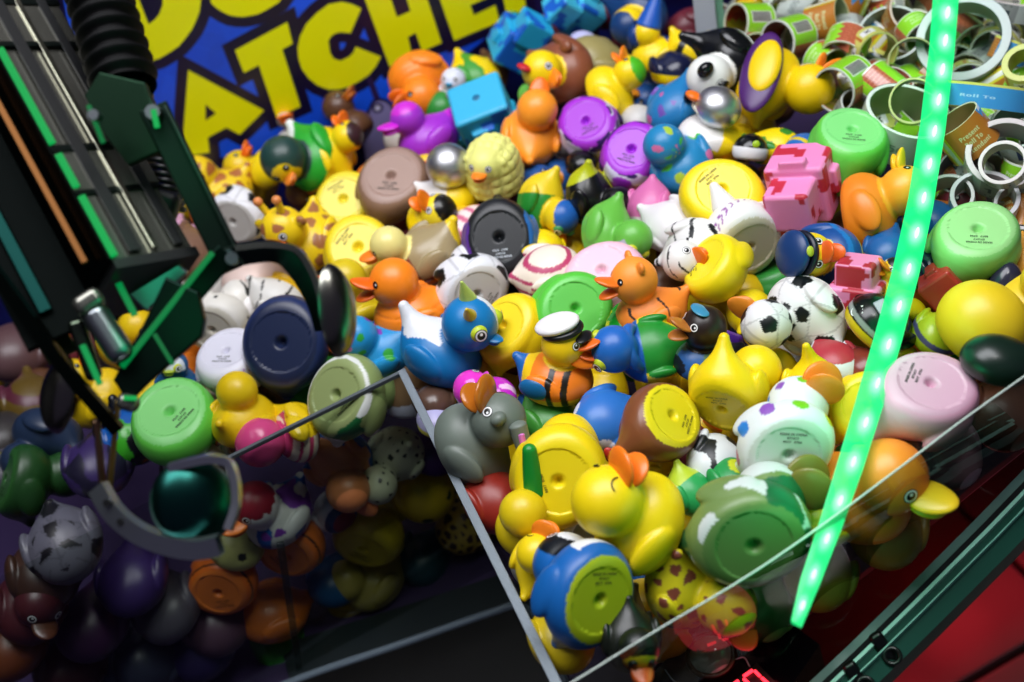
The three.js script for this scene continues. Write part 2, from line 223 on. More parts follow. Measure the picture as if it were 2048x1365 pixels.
{
  const b = part('back_wall', new THREE.BoxGeometry(2.2, 1.3, .02), dark('#2a2322', .6)); b.position.set(0, .4, wallZ - .012); tag(b, null, null, null, 'structure');
  const front = [[2300, 690], [2095, 830], [1960, 935], [1850, 1025], [1700, 1140], [1550, 1245], [1370, 1345], [1180, 1450]].map(p => onLevel(p[0], p[1], BIN)), fs = new THREE.Shape([[-1.1, -wallZ], [-1.1, -.3], [-.3, -.3], ...front.slice().reverse().map(v => [v.x, -v.z + .004]), [1.1, -front[0].z], [1.1, -wallZ]].map(p => new THREE.Vector2(...p)));
  const f = part('bin_floor', new THREE.ExtrudeGeometry(fs, { depth: .02, bevelEnabled: false }), dark('#3a2c52', .45)); f.rotation.x = -Math.PI / 2; f.position.y = BIN - .02; tag(f, null, null, null, 'structure');  // purple floor colour stands in for the haze at lower left
  const c = part('cabinet_ceiling', new THREE.BoxGeometry(2.2, .02, .75), dark('#8a8a90', .7)); c.position.set(0, 1.06, wallZ + .37); tag(c, null, null, null, 'structure');
  for (const s of [-1, 1]) { const w = part(s < 0 ? 'left_wall' : 'right_wall', new THREE.BoxGeometry(.02, 1.3, .9), dark('#1a181f', .6)); w.position.set(s * .95, .4, wallZ + .45); tag(w, null, null, null, 'structure'); }
  const lamp = group('ceiling_light_panel', V3(.08, .86, .0)); tag(lamp, null, null, null, 'structure');
  const W = .8, H = .46; const fr = part('frame', new RoundedBoxGeometry(W + .03, .03, H + .03, 2, .006), dark('#b8bcc2', .4), lamp); fr.position.y = .018;
  const em = part('diffuser', new THREE.BoxGeometry(W, .004, H), glow('#eef1ff', 4), lamp); em.castShadow = false;
  const a = new THREE.RectAreaLight(new THREE.Color(1, .985, .97), 4.1, W, H); a.position.set(.08, .855, .0); a.lookAt(.08, 0, .0001); scene.add(a);
  const sp = group('added_spot_light', V3(.34, .9, .16)); tag(sp, null, null, null, 'structure'); const aim = onLevel(1230, 330, 0), can = part('housing', new THREE.CylinderGeometry(.085, .085, .04, 32), dark('#15151a', .4), sp), lensM = part('lens', new THREE.CylinderGeometry(.075, .075, .006, 32), glow('#fff4e8', 5), sp); can.position.y = .024; can.castShadow = lensM.castShadow = false;
  const s = new THREE.SpotLight(new THREE.Color(1, .985, .965), 2.1, 0, .62, 1, 2); s.position.set(.34, .89, .16); s.target.position.copy(aim); s.shadow.radius = 7; s.castShadow = true; scene.add(s, s.target);  // added unseen spot, makes a brighter pool on the pile
}
/* the printed sign on the back wall */
{
  const X0 = -.72, X1 = .4, Y0 = -.1, Y1 = .4, S = 1900 / (X1 - X0), c = document.createElement('canvas'); c.width = 1900; c.height = Math.round((Y1 - Y0) * S); const g = c.getContext('2d');
  const to = ([x, y]) => { const w = onWall(x, y); return [(w.x - X0) * S, (Y1 - w.y) * S]; };
  const path = (...loops) => { g.beginPath(); for (const l of loops) { l.forEach((p, i) => { const q = to(p); i ? g.lineTo(...q) : g.moveTo(...q); }); g.closePath(); } };
  g.fillStyle = '#0a0430'; g.fillRect(0, 0, c.width, c.height);
  const edge = [[105, -140], [118, 0], [150, 170], [215, 262], [350, 306], [430, 318], [500, 311], [610, 288], [700, 258], [790, 210], [860, 165], [915, 125], [965, 84], [1010, 40], [1060, -30], [1100, -140]];
  path(edge); g.fillStyle = '#0f5cff'; g.fill();
  for (let i = 0; i < 900; i++) { g.fillStyle = `rgba(${rnd() < .5 ? '20,80,210' : '4,30,130'},.05)`; const r = 20 + rnd() * 70; g.beginPath(); g.arc(rnd() * c.width, rnd() * c.height, r, 0, 7); g.globalCompositeOperation = 'source-atop'; g.fill(); }
  path(edge); g.strokeStyle = '#0a0430'; g.lineWidth = 16 / FPX * .85 * S; g.stroke();
  const letters = [
    [[[374.7, 134], [527, 215.6], [478, 264.5], [451.5, 250], [414.4, 269.5], [418, 300], [361, 308.6]], [[410, 204], [430, 221], [410, 235]]],
    [[[468, 95], [573, 38.7], [584, 82.5], [563, 94], [599.6, 208], [551, 230], [516, 126], [486, 141]]],
    [[[721, 12], [703, 3], [682, -2], [655, 3], [631.6, 20], [610, 43], [598, 67], [593, 90], [594.5, 111], [601, 132], [614.8, 151.6], [633, 166], [655, 174.5], [675, 174], [695.6, 168.5], [716, 158], [736, 145], [750, 128], [760, 108], [709, 88], [704, 100], [695.6, 108], [679, 116], [666, 112], [658.6, 101], [655, 77.5], [660, 68], [668.7, 62], [679, 60], [689, 60.6], [699, 62]]],
    [[[716, -36], [776.5, 128.7], [823, 109.5], [813.5, 69], [828.7, 61.3], [841, 97.7], [881, 81], [838, -50], [800, -40], [818, 17], [791.6, 28.6], [772, -30]]],
    [[[858, -60], [905.5, 76.8], [997, 38.7], [988, 5], [945, 25], [938, 6], [975, -10], [960, -60]]],
    [[[992, -60], [1012, 36.4], [1050, 20], [1040, -60]]],
    [[[215, -120], [256, 0], [293, 119.6], [318, 112], [337, 101], [356, 88], [370.6, 70.8], [383, 54], [391, 37], [398, 18], [401, -4], [397, -40], [380, -90], [350, -130]], [[262, -50], [279.6, 0], [296.5, 43], [308, 34], [316.7, 23.6], [324, 4], [322, -30], [300, -60]]],
    [[[400, -130], [408, -40], [421, 2], [432, 12], [444.7, 20], [458, 26], [471.7, 28.6], [486, 29], [498.6, 27], [513, 24], [525.6, 18.5], [542, 9], [556, 0], [570, -20], [560, -120], [520, -120], [515, -50], [495, -30], [470, -40], [455, -130]]],
  ];
  g.lineJoin = 'miter'; g.miterLimit = 4;
  for (const l of letters) { path(l[0]); g.strokeStyle = '#0c0530'; g.lineWidth = 36 / FPX * .95 * S; g.stroke(); g.fillStyle = '#0c0530'; g.fill(); }
  for (const l of letters) { path(...l); g.fillStyle = '#f2f400'; g.fill('evenodd'); }
  path([[730, 150], [742, 150], [760, 196], [748, 200]]); g.fillStyle = '#2b1a4c'; g.fill();
  const tagp = [[737, 212], [744, 198], [756, 193], [770, 196], [781, 205], [800, 262], [806, 330], [730, 330], [716, 264]]; path(tagp); g.lineWidth = 5 / FPX * S; g.strokeStyle = '#1a0f3c'; g.fillStyle = '#8d84b8'; g.fill(); g.stroke();
  const q = to([753, 211]); g.beginPath(); g.arc(q[0], q[1], 9 / FPX * .85 * S, 0, 7); g.fillStyle = '#cfcbe6'; g.fill(); g.lineWidth = 4 / FPX * S; g.stroke();
  const t = new THREE.CanvasTexture(c); t.colorSpace = THREE.SRGBColorSpace;
  const sg = group('sign', V3((X0 + X1) / 2, (Y0 + Y1) / 2, wallZ)); tag(sg, 'blue printed sign with chunky yellow lettering on the back wall', 'sign');
  part('board', new THREE.BoxGeometry(X1 - X0, Y1 - Y0, .004), dark('#0a0430', .3), sg);
  const pr = part('printed_face', new THREE.PlaneGeometry(X1 - X0, Y1 - Y0), new THREE.MeshPhysicalMaterial({ map: t, roughness: .38, clearcoat: .25, clearcoatRoughness: .2 }), sg); pr.position.z = .0045;
}
/* acrylic chute in the left front corner: two panes with frosted cut edges */
const RIM = .012, cornerP = onLevel(805, 745, RIM), rimLeft = onLevel(57, 1125, RIM), rimFront = onLevel(1112, 1365, RIM);
const dirA = rimLeft.clone().sub(cornerP).setY(0).normalize(), nA = V3(-dirA.z, 0, dirA.x); if (nA.z < 0) nA.negate();
const dirB = rimFront.clone().sub(cornerP).setY(0).normalize(), nB = V3(-dirB.z, 0, dirB.x); if (nB.x < 0) nB.negate();
const hitA = (px, py, off = 0) => { const d = ray(px, py); return (cornerP.clone().addScaledVector(nA, -off).sub(CAM).dot(nA)) / d.dot(nA); };
const chutePane = (px, py) => (px - 805) * (1365 - 745) - (py - 745) * (1112 - 805) < 0 ? hitA(px, py, .03) : null;
const clear = (c, rough = .02) => new THREE.MeshPhysicalMaterial({ color: c, transmission: 1, thickness: 0, roughness: rough, ior: 1.45, specularIntensity: .45, side: THREE.DoubleSide });
{
  const g = group('acrylic_chute', V3()); tag(g, 'clear acrylic chute walls with frosted cut edges, corner in the middle of the pile', 'chute');
  const A1 = cornerP.clone().addScaledVector(dirA, .6), B1 = cornerP.clone().add(rimFront.clone().sub(cornerP).multiplyScalar(1.25)).setY(RIM);
  const pane = (p, q, n) => { const v = [p, q, q.clone().setY(BIN), p.clone().setY(BIN)], b = new THREE.BufferGeometry().setFromPoints([v[0], v[1], v[2], v[0], v[2], v[3]]); b.computeVertexNormals(); return part(n, b, clear('#dfe6e0'), g); };
  pane(cornerP, A1, 'pane'); pane(cornerP, B1, 'pane');
  const frost = new THREE.MeshPhysicalMaterial({ color: '#87919a', roughness: .55, bumpMap: (() => { const n = 64, d = new Uint8Array(n * n * 4); for (let i = 0; i < n * n; i++) { const v = 110 + 90 * noise((i % n) * .5, ((i / n) | 0) * .16, 3) | 0; d.set([v, v, v, 255], i * 4); } const t = new THREE.DataTexture(d, n, n); t.wrapS = t.wrapT = THREE.RepeatWrapping; t.repeat.set(1, 40); t.magFilter = THREE.LinearFilter; t.needsUpdate = true; return t; })(), bumpScale: .0006 });
  const up = V3(0, 1, 0), c = cornerP.clone();
  bar('edge', c, onLevel(425, 933.5, RIM), .0021, .0026, dark('#5c6469', .5), g, up, .12); bar('edge', c.clone().addScaledVector(up, .0006), B1.clone().addScaledVector(up, .0006), .0042, .0036, frost, g, up, .12);
  const s0 = at(560, 1085, hitA(560, 1085) - .002), s1 = at(608, 1400, hitA(608, 1400) - .002); bar('seam', s0, s1, .0045, .002, clear('#c6d2d0', .25), g);
}
{ // the chute's mouth: black opening with a pale moulded rim
  const y = BIN + .004, pts = [[470, 1420], [580, 1366], [800, 1290], [990, 1224], [1030, 1212], [1066, 1228], [1100, 1290], [1150, 1420]].map(p => onLevel(p[0], p[1], y));
  const g = group('chute_opening', V3()); tag(g, 'black prize opening with a pale moulded rim at the bottom of the chute', 'opening');
  const sh = new THREE.Shape(pts.map(p => new THREE.Vector2(p.x, -p.z))); const hole = part('opening', new THREE.ShapeGeometry(sh), dark('#020203', .35), g); hole.rotation.x = -Math.PI / 2; hole.position.y = y;
  part('rim', new THREE.TubeGeometry(new THREE.CatmullRomCurve3(pts), 80, .0026, 8), dark('#71808c', .3), g);
  const ledge = slab('ledge', [[560, 1290], [800, 1215], [1000, 1150], [1080, 1190]].map(p => onLevel(p[0], p[1], y - .001)), pts.slice(1, 7).filter((_, i) => i % 2 < 1 || i > 3).slice(0, 4).map(p => p.clone().setY(y - .001)), .003, dark('#1e2729', .35), g);
}
/* front glass, its rail, the machine's edge */
const L1 = [[1090, 1400], [1300, 1270], [1500, 1150], [1660, 1040], [1815, 925], [1930, 838], [2075, 735]], L2 = [[1190, 1470], [1390, 1365], [1575, 1265], [1725, 1160], [1872, 1046], [1982, 954], [2115, 850]];
{
  const A = L1.map(p => onLevel(p[0], p[1], .04)), B = L2.map(p => onLevel(p[0], p[1], -.045));
  const g = group('front_glass', V3()); tag(g, 'low clear front pane with a bright upper edge in the lower right corner', 'glass pane');
  const pos = []; for (let i = 0; i < A.length - 1; i++) for (const v of [A[i], B[i], B[i + 1], A[i], B[i + 1], A[i + 1]]) pos.push(v.x, v.y, v.z);
  const b = new THREE.BufferGeometry(); b.setAttribute('position', new THREE.Float32BufferAttribute(pos, 3)); b.computeVertexNormals(); part('pane', b, clear('#a9b5ae', .02), g);
  part('edge', new THREE.TubeGeometry(new THREE.CatmullRomCurve3(A), 60, .00042, 6), dark('#c2ccc6', .25), g);
  const T1 = [[1560, 1420], [1700, 1288], [1800, 1190], [1950, 1040], [2090, 895]].map(p => onLevel(p[0], p[1], -.045));
  const L2s = [[1190, 1470], [1420, 1352], [1662, 1206], [1872, 1046], [2115, 850]].map(p => onLevel(p[0], p[1], -.045));
  tag(slab('front_sill', L2s, T1, .012, new THREE.MeshPhysicalMaterial({ color: '#b09a92', transmission: 1, thickness: 0, roughness: .05, ior: 1.4, specularIntensity: .5 })), 'tinted glossy ledge between the front pane and the rail', 'ledge');
  const rail = group('door_rail', V3()); tag(rail, 'teal glass door rail with a black rubber line along the machine front', 'rail');
  const off = (d, y = -.045) => [[1560 + d, 1420 + d * .9], [1700 + d, 1288 + d * .9], [1800 + d, 1190 + d * .9], [1950 + d, 1040 + d * .9], [2090 + d, 895 + d * .9]].map(p => onLevel(p[0], p[1], y));
  slab('glass_strip', off(0.5), off(13), .01, dark('#5f7a78', .15), rail); slab('rubber_line', off(13.4, -.0435), off(21), .01, dark('#050606', .6), rail); slab('glass_strip', off(21.4), off(27), .01, dark('#9fd8c8', .12), rail); slab('glass_strip', off(27.4, -.047), off(72, -.052), .01, dark('#1c4a3e', .22), rail); slab('glass_strip', off(40, -.0455), off(42, -.0455), .002, dark('#7fbfae', .2), rail);  // the broad green strip has a green reflection put into its colour
  const rod = group('door_frame_rod', V3()); tag(rod, 'thin black frame rod beside the red lit floor', 'frame');
  const rp = [[1700, 1415], [1783, 1300], [1951, 1086], [2060, 945]].map(p => onLevel(p[0], p[1], -.06)); part('rod', new THREE.TubeGeometry(new THREE.CatmullRomCurve3(rp), 40, .0011, 8), dark('#060807', .4), rod);
  slab('trim', [[1712, 1415], [1795, 1302], [1960, 1092], [2066, 955]].map(p => onLevel(p[0], p[1], -.062)), [[1722, 1420], [1806, 1308], [1968, 1100], [2074, 960]].map(p => onLevel(p[0], p[1], -.062)), .004, dark('#4a4038', .4), rod);
  for (const [px, py, lab] of [[1777, 1303, 'black door latch with a ring on the frame rod'], [1724, 1362, 'black door latch at the bottom edge of the picture']]) {
    const k = group('door_latch', V3()); tag(k, lab, 'latch'); const z = levelZ(px, py, -.05);
    bar('body', at(px - 30, py - 36, z), at(px + 14, py + 30, z), pxm(30, z), pxm(22, z), dark('#0a0d0b', .3), k, null, .45);
    const t = part('ring', new THREE.TorusGeometry(pxm(15, z), pxm(5, z), 10, 24), dark('#151a17', .25), k); t.position.copy(at(px + 8, py + 10, z - pxm(16, z))); t.lookAt(CAM);
  }
}
{ // room floor far below, large tiles lit by the red lamps under the machine
  const FY = -.62, a = onLevel(1840, 933, FY), b = onLevel(2049, 1143, FY), u = b.clone().sub(a).normalize(), v = V3(-u.z, 0, u.x), g = group('floor', V3()); tag(g, null, null, null, 'structure');
  const base = part('grout', new THREE.PlaneGeometry(6, 6), dark('#0d0a09', .9), g); base.rotation.x = -Math.PI / 2; base.position.set(0, FY - .006, 0); base.name = 'grout_surface';
  const T = .42, tile = new RoundedBoxGeometry(T - .007, .012, T - .007, 2, .003), tm = [0, 1, 2].map(i => dark(['#6d6560', '#655e59', '#746b65'][i], .32));
  for (let i = -3; i <= 3; i++) for (let j = -3; j <= 2; j++) { const m = part('tile', tile, tm[(i * 5 + j * 3 + 60) % 3], g); m.position.copy(b).addScaledVector(u, (i - .35) * T).addScaledVector(v, (j + .5) * T).setY(FY - .006); m.quaternion.setFromRotationMatrix(new THREE.Matrix4().makeBasis(u, V3(0, 1, 0), V3().crossVectors(u, V3(0, 1, 0)))); }
  const s = group('red_led_strip', V3()); tag(s, 'row of small red lamps under the edge of the machine', 'lamp');
  const red = glow('#ff1a22', 6); const lampAt = [[2036, 1002], [2016, 1024], [1998, 1046], [1984, 1064], [1822, 1288], [1806, 1306]];
  for (const [px, py] of lampAt) { const z = levelZ(px, py, -.3), m = part('glow_spot', unitBall, red, s); m.position.copy(at(px, py, z)); m.scale.set(pxm(9, z), pxm(4, z), pxm(5, z)); m.castShadow = false; }
  for (const [px, py, k] of [[1893, 1075, .015], [1795, 1262, .01], [2035, 1020, .008]]) { const l = new THREE.PointLight(new THREE.Color(1, .03, .045), k, 0, 2); l.position.copy(onLevel(px, py, FY + .085)); l.shadow.radius = 2; scene.add(l); }
}
{ // control panel with a clear push button and a red digit
  const y = -.046, P = (px, py, yy = y) => onLevel(px, py, yy), g = group('control_panel', V3()); tag(g, 'dark navy control panel with white outline drawings below the front pane', 'control panel');
  slab('panel', [P(1230, 1420), P(1410, 1245), P(1505, 1190)], [P(1500, 1480), P(1570, 1390), P(1640, 1290)], .02, new THREE.MeshPhysicalMaterial({ color: '#0a1430', roughness: .25, clearcoat: .5 }), g);
  const line = dark('#8fa0b4', .5); for (const pts of [[[1455, 1300], [1465, 1265], [1485, 1250], [1505, 1268], [1508, 1280], [1490, 1282]], [[1470, 1320], [1488, 1316], [1500, 1335]], [[1330, 1340], [1345, 1360], [1360, 1372]]]) part('outline', new THREE.TubeGeometry(new THREE.CatmullRomCurve3(pts.map(p => P(p[0], p[1], y + .001))), 24, .0003, 5), line, g);
  const bt = group('push_button', P(1422, 1312)); tag(bt, 'round clear push button with a brown ring on the control panel', 'button'); const z = levelZ(1422, 1312, y), r = pxm(43, z);
  const dm = part('dome', unitBall, new THREE.MeshPhysicalMaterial({ color: '#8fb0a8', roughness: .12, clearcoat: 1 }), bt); dm.scale.set(r, r * .62, r); const rg = part('ring', new THREE.TorusGeometry(r * 1.06, r * .16, 12, 36), dark('#3a2414', .35), bt); rg.rotation.x = Math.PI / 2;
  const d = group('digit_display', V3()); tag(d, 'small black display with a glowing red digit at the bottom edge', 'display');
  slab('housing', [P(1440, 1385, y + .002), P(1514, 1326, y + .002)], [P(1490, 1440, y + .002), P(1565, 1380, y + .002)], .006, dark('#080405', .3), d);
  const seg = glow('#ff2a3a', 3.2); for (const [a, b] of [[[1487, 1354], [1506, 1341]], [[1509, 1342], [1521, 1354]], [[1523, 1356], [1540, 1371]], [[1487, 1358], [1500, 1370]], [[1462, 1373], [1478, 1362]], [[1502, 1373], [1518, 1390]]]) { const m = bar('segment', P(a[0], a[1], y + .0035), P(b[0], b[1], y + .0035), pxm(6, z), .001, seg, d, V3(0, 1, 0)); m.castShadow = false; }
  const l = new THREE.PointLight(new THREE.Color(1, .05, .1), .0012, 0, 2); l.position.copy(P(1510, 1360, y + .012)); scene.add(l);
}
{ // green LED reflection in the glass, built as a glowing strip
  const g = group('green_reflection_strip', V3()); tag(g, 'glowing green LED strip running down the right side of the pile', 'light reflection');
  const ctr = [[1896, -60, 60], [1884, 100, 58], [1866, 250, 58], [1842, 400, 58], [1812, 540, 60], [1779, 664, 62], [1740, 800, 62], [1700, 930, 58], [1660, 1050, 50], [1620, 1160, 42], [1592, 1246, 22]], A = [], B = [], Z = [];
  ctr.forEach(([x, y, w], i) => { const z = levelZ(x, y, .034); Z.push(z); A.push(at(x - w * .43, y - 4, z)); B.push(at(x + w * .43, y + 4, z)); });
  const N = 19, spot = i => 1 - .985 * Math.pow(1 - (i + .45) / N, 1.25) - .005, cv = document.createElement('canvas'); cv.width = 64; cv.height = 2048; const q = cv.getContext('2d'); q.fillStyle = '#14cc70'; q.fillRect(0, 0, 64, 2048);
  const lens = [0]; ctr.forEach(([x, y], i) => { if (i) lens.push(lens[i - 1] + at(x, y, Z[i]).distanceTo(at(ctr[i - 1][0], ctr[i - 1][1], Z[i - 1]))); }); const total = lens[lens.length - 1];
  for (let i = 0; i < N; i++) { const y = spot(i) * 2048, h = (118 * (1 - .5 * spot(i))), gr = q.createRadialGradient(0, 0, 0, 0, 0, 1); gr.addColorStop(0, 'rgba(200,255,214,1)'); gr.addColorStop(.45, 'rgba(120,255,170,.85)'); gr.addColorStop(1, 'rgba(0,200,80,0)'); q.save(); q.translate(38, y); q.scale(34, h * .72); q.fillStyle = gr; q.beginPath(); q.arc(0, 0, 1, 0, 7); q.fill(); q.restore(); }
  const et = new THREE.CanvasTexture(cv); et.colorSpace = THREE.SRGBColorSpace; et.flipY = false;
  const pos = [], uv = [], ix = [], n = ctr.length; for (let i = 0; i < n; i++) { pos.push(...A[i].toArray(), ...B[i].toArray()); uv.push(0, lens[i] / total, 1, lens[i] / total); if (i) { const k = i * 2; ix.push(k - 2, k, k + 1, k - 2, k + 1, k - 1); } } A.concat(B).forEach(() => 0);
  const back = V3(0, -.0025, 0); for (let i = 0; i < n; i++) { pos.push(...A[i].clone().add(back).toArray(), ...B[i].clone().add(back).toArray()); uv.push(.02, lens[i] / total, .98, lens[i] / total); if (i) { const k = 2 * n + i * 2, a = i * 2; ix.push(k - 2, k + 1, k, k - 2, k - 1, k + 1, a - 2, k - 2, k, a - 2, k, a, a - 1, a + 1, k + 1, a - 1, k + 1, k - 1); } }
  const sg = new THREE.BufferGeometry(); sg.setAttribute('position', new THREE.Float32BufferAttribute(pos, 3)); sg.setAttribute('uv', new THREE.Float32BufferAttribute(uv, 2)); sg.setIndex(ix); sg.computeVertexNormals();
  part('strip', sg, new THREE.MeshPhysicalMaterial({ color: '#0a3a22', emissive: '#ffffff', emissiveMap: et, emissiveIntensity: 1.6, roughness: .3, transparent: true, opacity: .66 }), g);
  const curve = new THREE.CatmullRomCurve3(ctr.map(([x, y, w], i) => at(x + w * .1, y, Z[i] - .0006))), hot = glow('#c8ffdc', 1.6);
  for (let i = 0; i < N; i++) { const t = spot(i), p = curve.getPointAt(t), d = curve.getTangentAt(t), z = p.clone().sub(CAM).dot(Fw), m = part('glow_spot', unitBall, hot, g), big = 1 - .5 * t; m.position.copy(p); m.quaternion.setFromUnitVectors(V3(0, 1, 0), d); m.scale.set(pxm(6 * big, z), pxm(22 * big, z), .0008); m.castShadow = false; }  // bright spots of the reflected LEDs, built as glowing ellipsoids
  for (let i = 0; i < 7; i++) { const p = curve.getPoint(.06 + i * .15), l = new THREE.PointLight(new THREE.Color(.02, 1, .36), .0007 + .00022 * i, 0, 2); l.position.copy(p).add(V3(0, .014, .004)); scene.add(l); }
}

/* ---------- the ducks ---------- */
const Y = '#f7d60a', O = '#ff8a1c', BK = '#f4741a', GR = '#6fcf52', NV = '#22305e', BL = '#1668c0', CY = '#2fb0dc', PK = '#f58fc6', PU = '#a531c9', WH = '#eceae6', BR = '#8a5236', BLK = '#101214';
const FACE = [0, 0, 1];
const plainY = { c: Y, beak: BK, eyes: 'dot' };
// back of the pile
duck('cyan block duck with one blue patch, leaning on the blue sign', [1030, 92, 98, 0], [.5, .6, .5], [.45, -.1, .8], { kind: 'cube', tail: 0, hc: [0, 36, 10], pat: block('#25a9d6', '#1560c4', 5, .64), rough: .42 });
duck('cyan block duck with blue pixel patches at the top edge', [1160, 22, 92, 6], [-.7, .2, .6], [.1, -.8, .5], { kind: 'cube', tail: 0, pat: block('#45bfe0', '#1763c8', 22, .62), rough: .42 });
duck('cyan block duck lying with its square base and air hole up', [965, 222, 122, 16], [.28, -.45, -.8], [.85, .35, .2], { kind: 'cube', tail: 0, pat: block('#30b0de', '#1763c8', 3, .66), base: '#39b4e0', rough: .4, print: 2.6, res: 1.2, parts: [['air_hole', 'E', '#176a94', [0, -.4, 0], [3, .6, 3]]] });
duck('navy jacket duck looking down beside the top block duck', [1275, 30, 112, 6], [-.62, -.35, .6], [.5, -.55, .35], { pat: both(solid('#123a70'), (x, y, z) => lin(y > 45 ? '#123a70' : Y)), beak: BK, eyes: 'dot', hr: 15, parts: [['button', 'E', '#a8c43a', [8, 22, 17], [2.4, 2.4, 1.6]], ['cap_brim', 'E', '#16264f', [0, 45, 20], [13, 2, 9]]] });
duck('small lilac egg shape behind the brown hen duck', [1165, 84, 62, -2], [0, 1, .2], FACE, { c: '#c3c4ee', head: false, tail: 0, wing: 0 });
duck('brown hen duck with yellow head and red comb', [1125, 142, 124, 12], [-.8, .02, .55], [.25, -.5, .8], { pat: both(solid('#8a4f34'), solid(Y)), beak: O, bs: 1.05, hc: [0, 40, 10], hr: 14.5, parts: [['comb', 'E', '#c6202e', [0, 56, 11], [2.6, 5.5, 6]], ['wing_bump', 'E', '#8a4f34', [20, 24, 6], [5, 4, 6]]] });
duck('khaki backed duck with orange underside behind the hen duck', [1190, 116, 112, -4], [.35, .65, .55], [-.8, .3, .3], { pat: below(11, solid('#d8661c'), (x, y, z) => lin(z < -24 ? Y : '#9d925a')), head: false, tail: .6 });
duck('lime green head poking out under the hen duck', [1068, 190, 62, -6], [0, .8, .5], [-.4, -.3, .6], { c: '#6cc04a', head: false, tail: 0 });
duck('yellow and green duck squeezed under the block duck and sign', [955, 150, 96, -12], [.2, .7, .5], [.6, .1, .6], { pat: camo([Y, '#3f9a34', Y], .06, 3), head: false });
duck('yellow swimmer duck with green bathing cap, beak upward', [1222, 186, 108, 12], [.78, .3, .45], [-.12, .92, .3], { pat: both(solid(Y), (x, y, z) => lin(y > 44 ? '#4db81e' : Y)), beak: O, bk: 'fan', eyes: 'dot', hc: [0, 37, 8], hr: 14 });
duck('yellow duck in a blue vest with a blue pointed hat', [1312, 106, 92, 2], [-.1, .85, .45], [-.85, .1, .4], { pat: both((x, y, z) => lin(z < -6 && y > 14 ? '#123c86' : Y), solid(Y)), hr: 13, hc: [0, 36, 9], eyes: false, parts: [['hat', 'C', '#1d58b8', [0, 44, 6], [0, 76, -6], 13, 3], ['hood', 'E', '#143a7a', [-6, 33, 18], [9, 12, 9]]] });
duck('yellow duck with a black band around its middle', [1386, 102, 86, 4], [.3, .75, .5], [.8, -.1, .4], { pat: (x, y, z) => lin(Math.abs(z + 8) < 4 ? BLK : y < 10 && z > 0 ? '#3aa428' : Y), eyes: false, hc: [0, 32, 14], hr: 12 });
duck('dark navy domed duck behind the panda duck', [1352, 136, 96, 0], [0, .9, .4], [.3, -.4, .8], { pat: below(12, solid(Y), solid('#171d3c')), head: false, rough: .22 });
duck('black and white panda duck tipped on its side', [1455, 126, 124, 28], [-.78, -.32, .5], [-.1, -.75, .55], { pat: both((x, y, z) => lin(y < 7 ? '#e9eee6' : BLK), solid('#eceee8')), rough: .22, beak: BK, bs: .5, hc: [0, 41, 8], hr: 16.5, eyes: true, tail: 1.2, parts: [['ear', 'E', BLK, [13, 54, 10], [6.5, 6.5, 5]], ['ear', 'E', BLK, [-13, 53, 10], [6.5, 6.5, 5]], ['eye_patch', 'E', BLK, [-7, 42, 22.5], [3.4, 4.4, 2.2]], ['eye_patch', 'E', BLK, [7, 42, 22.5], [3.4, 4.4, 2.2]]] });
duck('orange duck rolled head down against the sign', [838, 160, 112, 12], [.42, -.6, .5], [-.45, -.45, .55], { c: O, beak: BK, bk: 'open', eyes: 'dot', groove_streak: 1, tail: .5 });
duck('white duck with a round eye between orange duck and block duck', [912, 188, 72, -6], [0, .8, .4], [-.3, -.2, .9], { c: '#dfe3ee', hc: [0, 34, 8], beak: '#2aa0c8', bs: .6 });
duck('magenta and purple duck beside the grey tag on the sign', [852, 274, 112, 10], [-.28, .8, .5], [-.75, .1, .5], { pat: (x, y, z, H) => lin(z < -22 || (H && y > 44) ? '#d02fd0' : PU), beak: '#cf22cf', eyes: false, bs: 1.3, hc: [0, 36, 10], hr: 14 });
duck('orange duck looking straight up with its beak at the top', [1064, 266, 116, 12], [.12, .3, .92], [.12, .92, -.2], { c: '#ff9a2a', beak: BK, eyes: 'dot', hc: [0, 38, 8] });
duck('purple upturned duck with air hole, the upper of two', [1178, 256, 118, 8], [.3, -.3, -.88], [-.6, .6, -.2], { base: '#a52fd0', pat: camo([PU, '#33185c', '#d8d0ea'], .09, 8), print: 3.5, res: 1.15 });
duck('purple upturned duck with dark purple patches, the lower of two', [1268, 312, 124, 16], [.2, -.3, -.92], [.3, .8, -.2], { base: '#a52fd0', pat: camo([PU, '#33185c', '#d8d0ea'], .085, 31), print: 3.2, res: 1.15 });
duck('blue duck with pink dots beside the panda duck', [1345, 214, 112, 5], [-.45, .55, .55], [-.7, -.35, .4], { pat: spots('#2079b4', ['#c05a9c', '#6a4aa8', '#2079b4'], 18, .19), head: false });
duck('blue duck with pink and green dots under the white and silver duck', [1362, 328, 122, 10], [-.35, .5, .7], [.3, -.8, .4], { pat: spots('#1f82b8', ['#c9689a', '#46b838', '#a8c43a', '#1f82b8'], 20, .18), hc: [-6, 36, -4], eyes: false });
duck('white and yellow duck with a silver helmet below the panda duck', [1420, 274, 118, 8], [.35, .75, .5], [-.55, .6, .35], { pat: (x, y, z) => lin(y > 14 && z > -4 || z > 18 ? '#ece8e4' : Y), head: false, parts: [['helmet', 'M', '#d4d5d8', [4, 40, 6], [18, 16, 18]], ['beak', 'E', BK, [0, 40, 26], [7, 3.5, 7]], ['helmet_rim', 'T', '#d8d4c0', [0, 31, 8], 15, 2, [1.4, 0, 0]]] });
duck('small black and white ball with a lime dot', [1502, 296, 78, 12], [.1, .95, .2], FACE, { pat: below(16, solid('#e8e8ec'), solid('#0c0d10')), rough: .2, head: false, tail: 0, wing: 0, body: [21, 20, 21], parts: [['dot', 'E', '#a8cc2c', [2, 20, 19], [4.4, 4.4, 2]]] });
